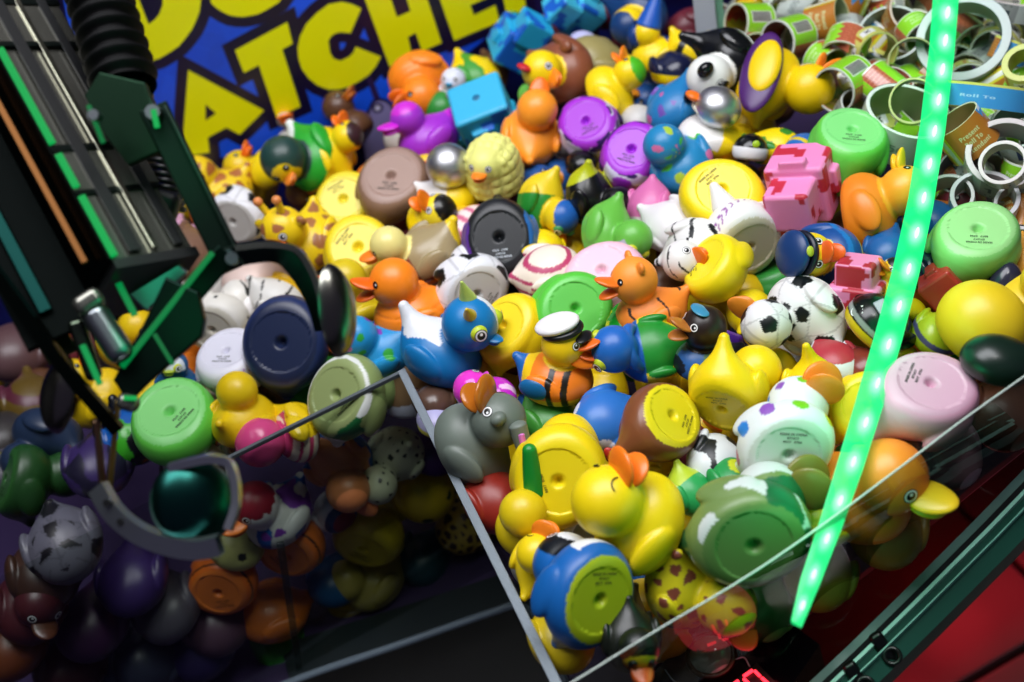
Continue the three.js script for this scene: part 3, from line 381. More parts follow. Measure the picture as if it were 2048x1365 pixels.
duck('yellow duck with a long purple crest, beak at the right', [1545, 168, 132, 14], [.62, -.55, .5], [.75, .55, .15], { c: '#f6cc08', beak: O, bk: 'open', eyes: 'dot', hc: [0, 40, 10], hr: 17, parts: [['crest', 'E', '#4a1f66', [21, 14, -4], [4.5, 14, 31], [.5, 0, 0]], ['wing', 'E', '#f6cc08', [24, 15, 0], [4.8, 11, 20], [.5, 0, 0]]] });
duck('bright green upturned duck with air hole above the pink block duck', [1697, 292, 148, 22], [.02, -.62, -.72], [.2, .6, -.5], { c: '#62c848', base: '#84dc80', print: 3.05, res: 1.15 });
duck('green and yellow duck tucked behind the pink block duck', [1552, 290, 92, -4], [-.2, .8, .4], [.7, .2, .5], { pat: camo([Y, '#25882a', '#25882a'], .08, 14), head: false });
duck('blue domed head with a yellow seam above the pink block duck', [1612, 300, 84, 0], [.2, .7, .6], [-.6, -.2, .6], { pat: (x, y, z) => lin(z > 9 && z < 13 ? '#d8c020' : '#1c66b4'), head: false, wing: 0, tail: 0 });
duck('large pink block duck with red pixel patches', [1610, 362, 138, 16], [-.42, -.62, .62], [.35, -.62, -.6], { kind: 'cube', tail: 0, hc: [0, 40, -2], rough: .45, pat: block('#f08cc2', '#c2293f', 7, .64) });
duck('orange and yellow duck half behind the green light strip', [1740, 420, 142, 8], [.78, .12, .45], [.35, .8, .2], { pat: both(solid('#f08420'), solid('#f3a62a')), beak: '#f5c020', eyes: 'dot', hc: [0, 38, 8] });
duck('yellow upturned duck with a lime fin on its back', [1440, 398, 152, 18], [.12, -.32, -.92], [-.9, .3, .1], { c: '#f5d812', base: '#f7df22', print: .6, res: 1.15, parts: [['fin', 'E', '#5cc61c', [-12, 20, -22], [26, 7, 9], [0, .35, .2]]] });
duck('brown upturned duck with air hole beneath the sign', [790, 372, 142, 16], [.06, -.42, -.88], [.3, .7, -.3], { c: '#866853', base: '#a08478', print: 2.9, res: 1.15, rough: .45 });
duck('yellow duck in a green hood with a white stripe', [620, 318, 124, 10], [-.62, .12, .6], [-.45, -.2, .7], { pat: both((x, y, z) => lin(y < 12 ? Y : Math.abs(x) < 4 && z < 4 ? '#e8eee6' : '#25a42e'), (x, y, z) => lin(z > 21 && Math.abs(x) < 9 ? Y : '#21403a')), hc: [0, 40, 8], hr: 17, beak: '#e8842a', bs: .7, eyes: 'dot', ea: .4, res: 1.1 });
duck('rounded yellow duck at the left of the green hood', [540, 330, 92, 0], [-.5, .6, .5], [-.2, -.6, .5], { c: Y, head: false, tail: 0 });
duck('yellow duck in a dark brown cap with its beak upward', [662, 306, 102, 6], [.78, .2, .45], [-.02, .92, .3], { pat: both(solid(Y), (x, y, z) => lin(y > 46 ? '#3a2224' : Y)), beak: BK, bk: 'fan', eyes: 'dot', hc: [0, 38, 8], hr: 14 });
duck('dull yellow upturned duck left of the brown base', [694, 410, 122, 4], [.05, -.3, -.95], [.2, .6, -.2], { c: '#efd41c', base: '#e9d83c', print: -.9, res: 1.2 });
duck('pale yellow sheep duck with a curly coat', [988, 346, 112, 16], [-.1, .72, .68], [-.32, -.5, .8], { c: '#ecec86', curly: 1, beak: '#f0801e', bs: .95, hc: [0, 34, 16], hr: 14, tail: .3, wing: 0, res: 1.2, rough: .5, ears: [13, 3, 5, 4] });
duck('yellow and white duck with a silver helmet beside the sheep duck', [900, 392, 104, 6], [-.12, .85, .5], [.75, .25, .4], { pat: (x, y, z) => lin(z < 4 && y > 12 ? '#e6e2e0' : Y), head: false, parts: [['helmet', 'M', '#cccdd0', [-2, 44, 4], [20, 20, 20]], ['beak', 'E', BK, [0, 46, 22], [6, 3.5, 7]], ['helmet_rim', 'T', '#cfc9b8', [0, 31, 4], 15, 2, [1.5, 0, 0]]] });
duck('white soccer ball duck lying base outward beside the giraffe', [482, 432, 108, 6], [.22, .45, -.75], [.8, -.3, .2], { pat: soccer('#e6e6ea', '#12161c'), base: '#b9b7b2', print: 3, res: 1.05, head: false, tail: .4 });
duck('giraffe duck with horns facing the lens', [612, 482, 126, 14], [-.35, .6, .7], [-.38, -.4, .8], { pat: both(cells('#f3d018', '#a1683a', .075, .26), cells('#f3d018', '#a9683a', .07, .42)), beak: '#ee7a20', bs: 1.15, hc: [0, 40, 11], ears: [17, 5, 5, 4.4], res: 1.1, parts: [['horn', 'C', '#efc81c', [-6, 53, 9], [-8, 63, 8], 2.6, 2.6], ['horn', 'C', '#efc81c', [6, 53, 9], [8, 63, 8], 2.6, 2.6], ['horn_tip', 'E', '#e08a4a', [-8, 65, 8], [3.4, 3.4, 3.4]], ['horn_tip', 'E', '#e08a4a', [8, 65, 8], [3.4, 3.4, 3.4]]] });
duck('giraffe patterned duck half hidden behind the claw arm', [440, 385, 110, -4], [-.3, .7, .5], [-.8, .1, .4], { pat: cells('#edc818', '#a8622e', .085, .26), eyes: 'dot', beak: O, hc: [-2, 36, 9] });
duck('yellow upturned duck with a blue tab on its side', [722, 508, 142, 14], [.04, -.32, -.94], [-.3, .7, -.3], { c: '#f2d314', base: '#f1dc34', print: -.6, res: 1.15, parts: [['tab', 'B', '#3d7cc4', [-20, 14, -14], [6, 7, 7], [.2, .8, .2]]] });
duck('taupe shirted duck with a brown belt and pale head', [846, 508, 132, 14], [-.42, .62, .62], [-.85, .12, .4], { pat: both((x, y, z) => lin(y < 8 ? '#ef8a16' : y < 11.5 || (z > 8 && z < 13) ? '#8a4a34' : z < -25 ? '#f2cf1a' : '#a08f68'), solid('#ecdf8a')), beak: '#ef7d1e', eyes: 'dot', hc: [0, 36, 16], hr: 13, rough: .3 });
duck('yellow faced duck with a black cap, beak open to the left', [868, 446, 100, 8], [.62, .25, .65], [-.62, .45, .6], { pat: both(solid(Y), (x, y, z) => lin(y > 42 || z < 2 ? '#15130f' : '#f2d92a')), beak: '#f47a14', bk: 'open', bs: 1.15, hc: [0, 32, 8], hr: 17, rough: .28 });
duck('black upturned duck with pale lettering on its base', [1002, 486, 146, 16], [.08, -.1, -.99], [.1, -.95, .1], { c: '#15181c', pat: (x, y, z) => lin(x < -17 && z < 6 ? '#2a6ab0' : x > 18 ? '#5a2f92' : '#15181c'), base: '#14171b', print: 'light', res: 1.15, rough: .42 });
duck('pink and white striped duck with yellow side left of the black base', [948, 455, 112, -2], [-.2, .6, .6], [.5, .6, .2], { pat: (x, y, z) => lin(x > 10 ? '#e8bb14' : Math.sin(z * .55 + x * .2) > .3 ? '#cf6a8c' : '#f0dcd8'), head: false });
duck('green and yellow duck with a blue topped head, beak downward', [1088, 412, 108, 6], [.62, -.05, .6], [.3, -.85, .35], { pat: both((x, y, z) => lin(x > 8 ? '#1c4f9c' : z < -8 ? '#e6c81c' : '#23862c'), (x, y, z) => lin(y > 40 ? '#2060b0' : '#e8c81a')), beak: '#e8781c', bs: 1.2, hc: [0, 36, 10], hr: 15, ring: '#3a8a4a' });
duck('black duck with lime yellow wing edges in the dark gap', [1188, 398, 108, 2], [.55, .1, .6], [.7, -.5, .3], { pat: both((x, y, z) => lin(x > 9 || z < -20 ? '#b4bc14' : '#0b0c0c'), solid('#0b0c0d')), eyes: false, hr: 14, rough: .3 });
duck('small black ball above the purple upturned duck', [1165, 325, 70, -8], [0, .9, .4], FACE, { c: '#0d0e10', head: false, tail: 0, wing: 0, rough: .25 });
duck('lime duck with a grey mask and yellow beak', [1222, 472, 118, 8], [.6, .18, .65], [.25, -.8, .5], { pat: both((x, y, z) => lin(z > 16 ? '#a4acb4' : '#66b844'), (x, y, z) => lin(z > 14 && y < 42 ? '#aab2ba' : '#66b844')), beak: '#d8c818', hc: [0, 38, 9], hr: 15, ring: '#c8cc22', tail: .6 });
duck('pink ball headed duck beside the yellow finned base', [1296, 414, 92, 2], [-.5, .3, .7], [-.5, -.6, .5], { pat: (x, y, z) => lin(z > 16 ? '#e6d2da' : '#d46ea8'), head: false, tail: .4 });
duck('baseball duck with pink stitches beside the lime duck', [1342, 450, 112, 4], [-.5, .5, .6], [.5, -.3, .7], { pat: stitched('#e6e2e4', '#b64fa0'), head: false, parts: [['tail_fin', 'C', '#e3e2e6', [-14, 10, 22], [-26, 14, 34], 6, 4]] });
duck('white duck with black tiger streaks and orange beak', [1392, 500, 124, 12], [-.72, -.42, .55], [.12, -.12, 1], { pat: tiger('#e6e5e2', '#14181a', .5, .9), beak: '#ef7418', bs: 1.05, hc: [0, 40, 9], hr: 15, res: 1.05 });
duck('pale pink upturned duck behind the orange basketball duck', [1216, 562, 152, 4], [.25, -.4, -.7], [.8, .2, 0], { c: '#efb8cc', base: '#f0c2d4', tail: 0 });
duck('yellow duck tipped over with its base to the left', [1438, 545, 136, 18], [.74, -.5, -.42], [-.12, -.72, .68], { c: '#f2da10', base: '#eede20', beak: '#f0d414', bk: 'open', eyes: 'dot', hc: [0, 46, 15], print: 1.6, res: 1.15, ea: .7 });
duck('big white baseball duck under the pink block head', [1478, 468, 152, 6], [-.25, .5, -.62], [-.5, .6, .5], { pat: stitched('#ecebe8', '#9c5aa8'), base: '#cfc9b0', res: 1.1, tail: .4, head: false, parts: [['tail_fin', 'C', '#eae8e6', [2, 26, 16], [4, 36, 24], 8, 3]] });
duck('police duck in blue coat and navy cap', [1652, 518, 134, 12], [-.85, .02, .5], [.28, .05, .95], { pat: both((x, y, z) => lin(y < 6 ? '#d8b81c' : y > 14 && y < 18 ? '#1f6cb8' : '#174a90'), (x, y, z) => lin(y > 47 ? '#15284e' : '#f0cc1e')), beak: '#ee6420', bk: 'open', hc: [0, 40, 10], hr: 15, parts: [['cap', 'E', '#16386e', [0, 55, 9], [16, 6, 15]], ['cap_band', 'T', '#0b1224', [0, 49, 10], 13.5, 2.6, [1.57, 0, 0]], ['badge', 'E', '#b8c838', [0, 54, 24], [3.6, 3, 1.6]], ['badge', 'E', '#a8c02c', [-6, 22, 20], [3, 3, 1.5]]] });
duck('orange basketball duck with black lines, beak to the left', [1298, 622, 126, 16], [-.1, .85, .45], [-.85, .22, .38], { pat: both(tiger('#f48a2e', '#2a1a10', .35, .94), solid('#fb9632')), beak: '#f0731e', bk: 'open', hc: [0, 42, 10], hr: 17, eyes: 'dot', res: 1.1, rough: .5, ears: [12, 14, 4.5, 4.5] });
duck('lime green upturned duck behind the captain', [1146, 622, 150, 10], [-.12, -.12, -.95], [.6, .6, 0], { c: '#57c43e', base: '#64cc54', res: 1.15 });
duck('yellow upturned duck left of the captain', [1030, 662, 138, 12], [.5, -.3, -.72], [.4, .7, .1], { c: '#f5d011', base: '#f3d522', res: 1.15, tail: .6 });
duck('white duck with pink stripes and a yellow wing', [1098, 540, 122, 8], [-.3, .6, .65], [.85, .3, .1], { pat: (x, y, z) => lin(y < 6 ? '#ecc818' : Math.sin(y * .75 + z * .12) > .62 ? '#b83c68' : '#f0e2d2'), head: false, tail: .2, parts: [['wing', 'E', '#efd018', [22, 18, -4], [5, 6, 14], [.3, 0, 0]]] });
duck('yellow duck above the pink striped duck', [1090, 492, 84, -2], [.3, .8, .3], [.3, -.2, .8], { c: Y, head: false, tail: .3 });
duck('white soccer ball duck with a single black pentagon', [944, 572, 136, 10], [-.3, .35, -.72], [.75, .35, .3], { pat: soccer('#e4e5ea', '#0d1110', [0, 38, 9]), base: '#d6d2d0', print: 1.2, res: 1.05, tail: .8 });
duck('orange duck in profile with its beak open to the left', [822, 622, 140, 14], [-.05, .82, .5], [-.9, .1, .35], { c: '#ff8a1c', beak: '#f26a12', bk: 'open', eyes: 'dot', groove_streak: 1, tail: .55, base: '#d9691c' });
duck('bright blue duck with pink and green dots behind the claw', [758, 700, 122, 4], [-.3, .55, .7], [-.85, .1, .3], { pat: spots('#2596d4', ['#d866a8', '#31a434', '#2596d4', '#7a3cb0'], 22, .19), hc: [0, 36, 9], eyes: false });
duck('blue duck with lime horn and a big round eye', [888, 700, 150, 18], [.22, .72, .62], [.72, .05, .5], { pat: (x, y, z, H) => lin(!H && z < 2 && Math.abs(x) < 13 && y > 19 + 3 * noise(x * .3, 2, z * .3) ? '#e6e9ee' : H && x > 4 && y > 42 ? '#e6ecf2' : '#1277b8'), hc: [0, 44, 12], hr: 17, beak: '#1a72ac', bs: .6, ring: '#c4d830', ea: .75, ee: .35, tail: 1, parts: [['horn', 'C', '#c8e070', [2, 58, 6], [-4, 72, 2], 5.5, 1], ['horn', 'C', '#e8c820', [-8, 56, 14], [-16, 66, 14], 4.5, 1]] });
duck('navy upturned duck with an air hole beside the claw finger', [576, 684, 172, 20], [.06, -.06, -1], [.05, 1, 0], { c: '#25335f', base: '#1c2748', res: 1.1, rough: .36, tail: .2, wing: 0 });
duck('cream white upturned duck with one black streak', [440, 640, 122, 6], [.15, .5, -.75], [.5, .2, .3], { pat: tiger('#e2dfd6', '#181a18', .5, .94), base: '#d4cfbe', print: 3.6, res: 1.1 });
duck('white baseball duck upside down with violet stitches', [464, 726, 132, 12], [.1, -.62, -.66], [.1, .6, -.5], { pat: stitched('#e4e2ec', '#9448b4'), base: '#e0dfec', print: 3.1, res: 1.1, tail: 0 });
duck('pinkish white duck seen through the claw finger', [512, 560, 124, 0], [.2, .7, .5], [-.7, .3, .4], { c: '#d8c0b6', head: false });
duck('white tiger streaked duck with yellow belly behind the claw finger', [558, 596, 98, 0], [.2, .6, .7], [.7, .2, .5], { pat: (x, y, z, H) => x > 8 ? lin('#e6bb1c') : tiger('#dcdad4', '#20201e', .5, .88)(x, y, z, H), head: false });
duck('white duck with a yellow spot above the navy base', [500, 602, 96, -4], [0, .8, .5], FACE, { pat: spots('#e2dedc', ['#e6d018', '#e2dedc', '#58b030'], 16, .22), head: false });
duck('plain dull yellow duck behind the claw spoon', [704, 606, 118, 2], [.2, .75, .5], [-.7, -.4, .2], { c: '#d9c01a', beak: '#d9581c', eyes: 'shut' });
duck('captain duck with white cap and black striped orange body', [1116, 752, 132, 20], [-.08, .85, .5], [.82, .1, .5], { pat: both((x, y, z) => lin(Math.abs(z - 12) < 2 || Math.abs(z - 2) < 2 || Math.abs(z + 9) < 1 && y > 40 ? '#14110f' : z < -22 ? '#1f63b0' : z < -14 || y < 8 ? '#f0c61a' : '#ef7f1c'), solid('#f2cb12')), beak: '#ee6a20', bk: 'open', hc: [0, 42, 6], hr: 15.5, res: 1.1, parts: [['cap', 'E', '#ece8ea', [0, 57, 2], [15, 5.5, 16], [-.25, 0, 0]], ['cap_band', 'T', '#0c0d10', [0, 53, 6], 12.5, 2.2, [1.35, 0, 0]], ['cap_brim', 'E', '#0c0d10', [0, 50, 21], [9, 1.8, 5]], ['wing', 'E', '#12649c', [22, 16, -8], [4.5, 8, 12]], ['wing', 'E', '#12649c', [-22, 16, -8], [4.5, 8, 12]]] });
duck('blue bird headed duck with a large orange beak', [1300, 700, 128, 16], [-.1, .3, .92], [-1, -.12, .1], { pat: both((x, y, z) => lin(z < 6 ? (y > 22 ? '#1f8a2e' : '#e8d018') : '#1a5cac'), solid('#1c63b8')), beak: '#ee7c18', bs: 1.45, hc: [0, 31, 26], hr: 17, ring: '#b8c828', ea: .75, ee: .25, parts: [['neck_frill', 'T', '#1c62b4', [0, 25, 11], 14, 4.5, [.35, 0, 0]]] });
duck('yellow duck in a glossy green cap behind the blue bird head', [1272, 652, 114, 6], [.2, .7, .6], [-.5, .2, .7], { pat: below(15, solid('#d8cc1c'), solid('#169226'), 6), rough: .18, head: false, tail: .3 });
duck('dark brown duck with an orange beak and green ear drop', [1408, 716, 114, 8], [.16, .82, .5], [-.85, .15, .4], { pat: both(camo(['#161a24', '#2f64a8', '#4c7a5a'], .06, 4), solid('#251a16')), beak: '#b8702c', bk: 'open', bs: 1.1, hc: [0, 44, 8], hr: 18, parts: [['cap_brim', 'E', '#3b8cb0', [0, 60, 16], [10, 2, 7]], ['ear_drop', 'E', '#4aa43c', [-12, 38, 20], [3, 5, 3]], ['cape', 'B', '#5a2c9c', [-10, 14, -30], [10, 16, 2.5], [0, .3, .25]]] });
duck('big yellow duck seen from behind with its tail raised', [1458, 786, 152, 20], [.38, .66, -.5], [.35, -.45, -.6], { c: '#f3d40e', base: '#e6ca12', hc: [-10, 36, 2], beak: '#e6700f', eyes: 'dot', tail: .95, print: 3.14 });
duck('soccer ball duck with an orange beak', [1606, 628, 148, 10], [-.55, -.45, .6], [-.72, -.05, .3], { pat: soccer('#e7e6e6', '#0a1110'), beak: '#e08428', bs: 1.1, hc: [0, 44, 12], hr: 15.5, res: 1.0, eyes: false, tail: .7 });
duck('yellow duck on end with a glossy orange beak', [1622, 782, 112, 12], [-.5, .1, .6], [-.62, -.3, .7], { c: '#f2d30c', beak: '#f37a1a', bk: 'fan', eyes: false, hc: [0, 36, 8], hr: 13, tail: 1.2 });
duck('white polka dot duck upside down with coloured dots', [1572, 882, 178, 26], [.06, .4, -.9], [.6, .6, .3], { pat: ringSpots('#e3eae8', ['#2a84d8', '#78c81e', '#c86a86', '#8a52b4', '#e0cc1a'], [-.12, .55], 9, .17), base: '#cdd2cb', beak: '#f08a26', bs: 1.25, bk: 'fan', eyes: false, hc: [0, 36, 13], print: -.7, res: 1.05 });
duck('orange duck with a yellow beak in the lower right', [1720, 990, 190, -8], [-.05, .72, .65], [.62, .05, .8], { c: '#f2892c', beak: '#efc824', bs: 1.2, eyes: true, hc: [0, 36, 11], hr: 18 });
duck('pink upturned duck below the dark green ball', [1852, 800, 186, 20], [.02, -.62, -.72], [.75, .3, -.2], { c: '#dba0ba', base: '#d6a6bd', tail: .8, print: 4.1, res: 1.2, hc: [-10, 36, 9], eyes: 'dot' });
duck('large yellow rounded duck at the right edge', [1965, 652, 168, 14], [.3, .5, .7], [.6, -.4, .4], { c: '#e8c822', head: false, tail: 0, wing: 0, body: [23, 23, 25], cy: 16 });
duck('dark green ball duck overlapping the yellow one at the right edge', [2000, 716, 136, 34], [.1, .8, .5], FACE, { c: '#12241c', head: false, tail: 0, wing: 0, rough: .3, body: [25, 17, 22], cy: 12 });
duck('pale green upturned duck at the right edge below the rolls', [1952, 488, 162, 16], [.18, -.55, -.72], [.5, .4, -.3], { c: '#7cc46a', base: '#9ad688', print: 2.6, res: 1.2 });
duck('black and yellow police ball with white letters', [1762, 642, 134, 12], [.55, .62, .45], [-.7, .2, .6], { pat: (x, y, z) => lin(y < 8 ? '#d6bc1e' : y > 9.5 && y < 12.5 ? '#8c9490' : '#0d1410'), rough: .24, head: false, tail: .4, print: 1.5, parts: [['foot', 'E', '#e0bc14', [-4, 30, -24], [9, 8, 12]], ['foot', 'E', '#d8b414', [20, 8, -20], [8, 8, 12]], ['window', 'B', '#7d8690', [4, 26, 17], [6, 4, 2.2], [-.6, .2, 0]]], decals: [['lettering', 'CE', '#e8ece8', [-.78, .28, .5], 13, 10, -.3]] });
duck('pink block duck with red patches behind the police ball', [1718, 606, 116, 4], [-.1, .85, .4], [-.5, -.2, .7], { kind: 'cube', tail: 0, pat: block('#e888b8', '#b02438', 3, .62), hc: [0, 36, 2] });
duck('yellow faced duck with black glasses and pointed orange beak', [1782, 572, 82, 6], [.4, .7, .5], [-.85, .2, .4], { pat: both(solid(Y), (x, y, z) => lin(y > 40 ? '#121518' : '#eec41c')), beak: '#ef8018', bs: 1.3, bk: 'open', hc: [0, 34, 10], hr: 15 });
duck('blue and yellow duck behind the green light strip', [1778, 500, 96, 0], [-.1, .8, .5], [-.4, -.4, .7], { pat: below(13, solid('#e8b41c'), solid('#165a9c'), 5), head: false });
duck('navy glossy duck right of the green light strip', [1868, 540, 116, -2], [.2, .8, .4], [.5, -.5, .6], { c: '#101a30', head: false, rough: .2, tail: .3 });
duck('blue duck right of the green light strip under the rolls', [1868, 440, 104, 0], [.2, .8, .5], [.6, -.3, .6], { pat: below(9, solid('#d0a820'), solid('#15508e')), head: false, tail: 0 });
duck('red block toy wedged beside the pale green base', [1888, 578, 96, 4], [.6, .5, .5], [-.4, -.5, .6], { kind: 'cube', head: false, tail: 0, c: '#a8322c', rough: .3 });
duck('dark purple pointed toy behind the yellow rounded duck', [2008, 586, 100, 0], [.1, .9, .3], [.3, -.3, .8], { c: '#2a2a3c', body: [16, 26, 16], cy: 18, head: false, tail: 0, wing: 0, rough: .2 });
duck('yellow duck with a small eye at the right frame edge', [2062, 600, 120, 2], [-.1, .7, .5], [.3, -.5, .8], { c: '#e6c42a', beak: BK, eyes: 'dot' });
duck('orange duck behind the pale green upturned base at the right', [2062, 520, 110, -4], [.1, .8, .4], FACE, { c: '#d89a3c', head: false });
duck('lime winged duck with a violet collar left of the yellow rounded duck', [1876, 668, 98, 0], [.3, .6, .6], [-.6, -.5, .5], { pat: (x, y, z) => lin(y > 12 && y < 17 ? '#4e4a78' : '#b4bb22'), head: false, tail: .5, rough: .28 });
duck('yellow upturned duck with a blue side under the light strip', [1732, 812, 132, 6], [.2, -.1, -.9], [.5, .6, 0], { pat: (x, y, z) => lin(x > 14 ? '#13578c' : '#ecca16'), base: '#e8d018', print: 1.4 });
duck('white duck with a red top and blue lower edge', [1668, 724, 104, 2], [-.1, .85, .5], [.3, -.5, .7], { pat: (x, y, z) => lin(y > 24 ? '#b03340' : y < 12 ? '#1a5e94' : '#dcdde4'), head: false, tail: .3 });
duck('reddish brown duck with white frill beside the light strip', [1728, 732, 94, -2], [-.2, .85, .4], [.2, -.4, .8], { pat: below(12, solid('#dadce2'), solid('#7c2f26'), 8), head: false, rough: .25 });
duck('camouflage duck upside down behind the chute corner', [700, 792, 156, 18], [.42, -.16, -.88], [.3, .7, .1], { pat: camo(['#8fa364', '#e4e8e2', '#1f6a38'], .062, 12), base: '#98a86c', print: 2, res: 1.05, tail: .5 });
duck('tan dog duck with a white foot at the chute corner', [812, 792, 112, 10], [-.02, .92, .3], [.25, -.3, .8], { pat: (x, y, z) => lin(y < 11 + 3 * noise(x * .2, 1, z * .2) ? '#cfd0e2' : '#8d6d4c'), body: [19, 34, 20], cy: 18, head: false, tail: 0, wing: 0 });
duck('dark brown round duck behind the grey elephant duck', [868, 800, 84, -4], [0, .9, .3], FACE, { c: '#5a4236', head: false, rough: .25 });
duck('lilac and yellow duck hidden behind the elephant duck', [872, 842, 74, -8], [.2, .8, .4], FACE, { pat: below(9, solid('#d8d44a'), solid('#b9b6de')), head: false });
duck('grey elephant duck with copper beak and pink lined trunk', [948, 884, 156, 24], [.72, .28, .55], [-.3, .82, .38], { c: '#69736a', beak: '#b8691c', bk: 'fan', bs: 1.3, brough: .2, hc: [0, 40, 8], hr: 16, ea: .72, tail: .5, rough: .45, parts: [['trunk', 'C', '#6d776e', [7, 55, 4], [12, 50, -22], 5.5, 4], ['trunk_lining', 'C', '#d070c0', [11, 57, 0], [15.5, 52, -18], 2, 1.6], ['ear', 'E', '#69736a', [12, 50, 14], [5, 5, 4]]] });
duck('glossy magenta duck with white streaks behind the elephant duck', [978, 806, 108, 6], [-.72, .3, .55], [-.2, .6, .75], { pat: (x, y, z, H) => lin(noise(x * .12, y * .05, z * .12 + 4) > .72 ? '#f2c8ea' : H ? '#e83cc8' : '#c62fc4'), beak: '#e050c8', bs: .7, hc: [0, 40, 8], hr: 16, rough: .15 });
duck('dark green duck in the shade under the captain', [1108, 842, 124, -6], [.2, .7, .5], [.6, -.4, .5], { c: '#3c8a30', head: false });
duck('blue whale duck with white patches', [1218, 838, 134, 8], [.35, .6, .6], [-.5, .1, .6], { pat: (x, y, z) => lin(noise(x * .08 + 2, y * .08, z * .08) > .62 && y < 18 ? '#d5dcf0' : y < 12 ? '#1d4a74' : '#2c6fc0'), head: false, tail: 1 });
duck('brown duck upside down with a yellow base', [1318, 848, 158, 24], [-.5, -.42, -.72], [.5, .3, -.5], { c: '#7e4a2c', base: '#e2d21c', print: 1.1, res: 1.1, rough: .33, tail: .8, wing: 0 });
duck('large yellow upturned duck right of the elephant duck', [1122, 945, 188, 22], [.12, .12, -.97], [.2, .9, .1], { c: '#f0d20e', base: '#ead414', print: -2.1, res: 1.15, tail: .4 });
duck('large yellow duck on its side with closed eyes', [1272, 1042, 192, 34], [-.82, .2, .52], [.2, .88, .4], { c: '#f2d40c', beak: '#f47a1a', bk: 'fan', eyes: 'shut', hc: [0, 37, 8], hr: 17, base: '#e6cc14', print: 1.6, tail: .3 });
duck('yellow duck with a red comb under the brown one', [1282, 925, 104, -4], [-.3, .6, .5], [-.7, .3, .3], { c: '#e2bf14', head: false, parts: [['comb', 'E', '#b5291c', [-4, 30, 22], [3, 9, 5], [.3, .2, .4]]] });
duck('white cow duck with black patches beside the polka dot duck', [1436, 926, 122, -2], [.4, .5, .6], [-.4, -.6, .5], { pat: camo(['#d6dcdc', '#12181a', '#d6dcdc'], .06, 9), head: false, tail: 0, parts: [['ear', 'E', '#ccd2e6', [14, 34, -12], [5, 15, 5], [-.4, 0, -.5]]] });
duck('green duck with a yellow wing behind the dark camouflage base', [1388, 984, 96, 2], [.3, .6, .6], [.6, -.3, .5], { pat: (x, y, z) => lin(z < -10 ? '#b4cc2c' : '#27a052'), head: false });
duck('green duck with a yellow top left of the polka dot duck', [1472, 962, 104, 0], [.1, .8, .5], [.4, -.2, .7], { pat: (x, y, z) => lin(y > 30 ? '#c8d430' : '#23924a'), head: false, tail: .3, parts: [['beak', 'E', '#9a641c', [0, 30, 18], [6, 9, 5]]] });
duck('large camouflage duck upside down in green light', [1502, 1058, 216, 30], [.03, .34, -.94], [.85, .3, .3], { pat: camo(['#6f8a4c', '#1a6238', '#cdd6d2'], .058, 21), base: '#5f7f44', beak: '#7c7430', bs: 1.3, bk: 'fan', eyes: false, res: 1.1, hc: [0, 34, 12] });
duck('yellow duck poking out below the light strip', [1640, 1042, 110, -4], [.3, .6, .6], [-.5, .2, .6], { c: '#d8cc1c', head: false, tail: .8 });
duck('blue shark duck with a yellow green base', [1168, 1178, 192, 34], [-.5, .12, -.84], [.2, .96, 0], { pat: (x, y, z) => lin(z > 20 && y > 8 ? '#e4e6ea' : z > 12 && y > 22 ? '#0b1016' : '#1560ac'), base: '#a6b41a', print: -.1, res: 1.05, hc: [0, 34, 6] });
duck('yellow duck with a folded orange beak above the shark duck', [1086, 1122, 116, 16], [-.35, .1, .9], [.25, .9, .3], { c: '#f0d010', beak: '#f2821e', bk: 'fan', bs: 1.2, eyes: 'shut', hc: [0, 38, 8] });
duck('yellow duck with a glossy green cone, by the chute edge', [1064, 1052, 134, 4], [.1, .5, .8], [-.8, .1, .3], { pat: (x, y, z) => lin(z < -20 ? '#d8d4cc' : '#e0c414'), eyes: false, parts: [['cone', 'C', '#10852a', [-14, 40, 0], [-34, 62, 4], 8, 5]] });
duck('yellow duck with reddish brown patches by the front pane', [1372, 1178, 158, -2], [.62, .02, .72], [.62, -.28, .35], { pat: both(cells('#d2c41c', '#7a4030', .1, .34), cells('#dcc81c', '#7e4434', .1, .36)), beak: '#e0641c', bs: 1.3, hc: [0, 40, 9], hr: 17.5, res: 1.1, eyes: 'dot' });
duck('yellow faced penguin duck with black eye patches', [1262, 1282, 116, 14], [.1, .4, .85], [.1, -.75, .6], { pat: both(solid('#11160f'), (x, y, z) => lin(z > 18 ? '#cdb91c' : '#0d1310')), beak: '#d8591c', bk: 'open', bs: 1.15, eyes: false, hc: [0, 38, 10], parts: [['eye_patch', 'E', '#0d1210', [7, 43, 22], [4, 6, 3]], ['eye_patch', 'E', '#0d1210', [-7, 43, 22], [4, 6, 3]]] });
duck('pale grey frosted duck between shark duck and patched duck', [1246, 1238, 104, -4], [.3, .6, .6], FACE, { c: '#7d8a84', head: false });
duck('dark red duck in the shade under the elephant duck', [996, 1000, 132, -2], [.2, .6, .6], [.5, -.5, .4], { c: '#8c2418', head: false });
duck('yellow duck buried below the shark duck', [1126, 1276, 132, 2], [.1, .7, .5], [.3, -.4, .7], { c: '#d8bc16', head: false });
duck('lime upturned duck by the claw with printed base', [354, 848, 170, 20], [.06, -.56, -.74], [-.2, .6, -.5], { c: '#62cc48', base: '#86dc7c', print: 2.4, res: 1.1, tail: 0, wing: 0 });
duck('yellow duck seen from behind beside the lime base', [490, 834, 124, 8], [.1, .8, .45], [.3, .1, -.8], { c: '#f0cc10', eyes: false, hc: [4, 38, -4], hr: 15 });
duck('small blue owl duck with ringed eyes and lime beak', [354, 768, 84, 8], [.02, .92, .35], [0, -.2, 1], { pat: both(solid('#17598e'), (x, y, z) => lin(z > 14 && y > 38 ? '#dfe6f0' : '#17598e')), beak: '#a8bc2c', bs: .8, hc: [0, 40, 8], ring: '#cfd62c', ea: .6, ee: .12 });
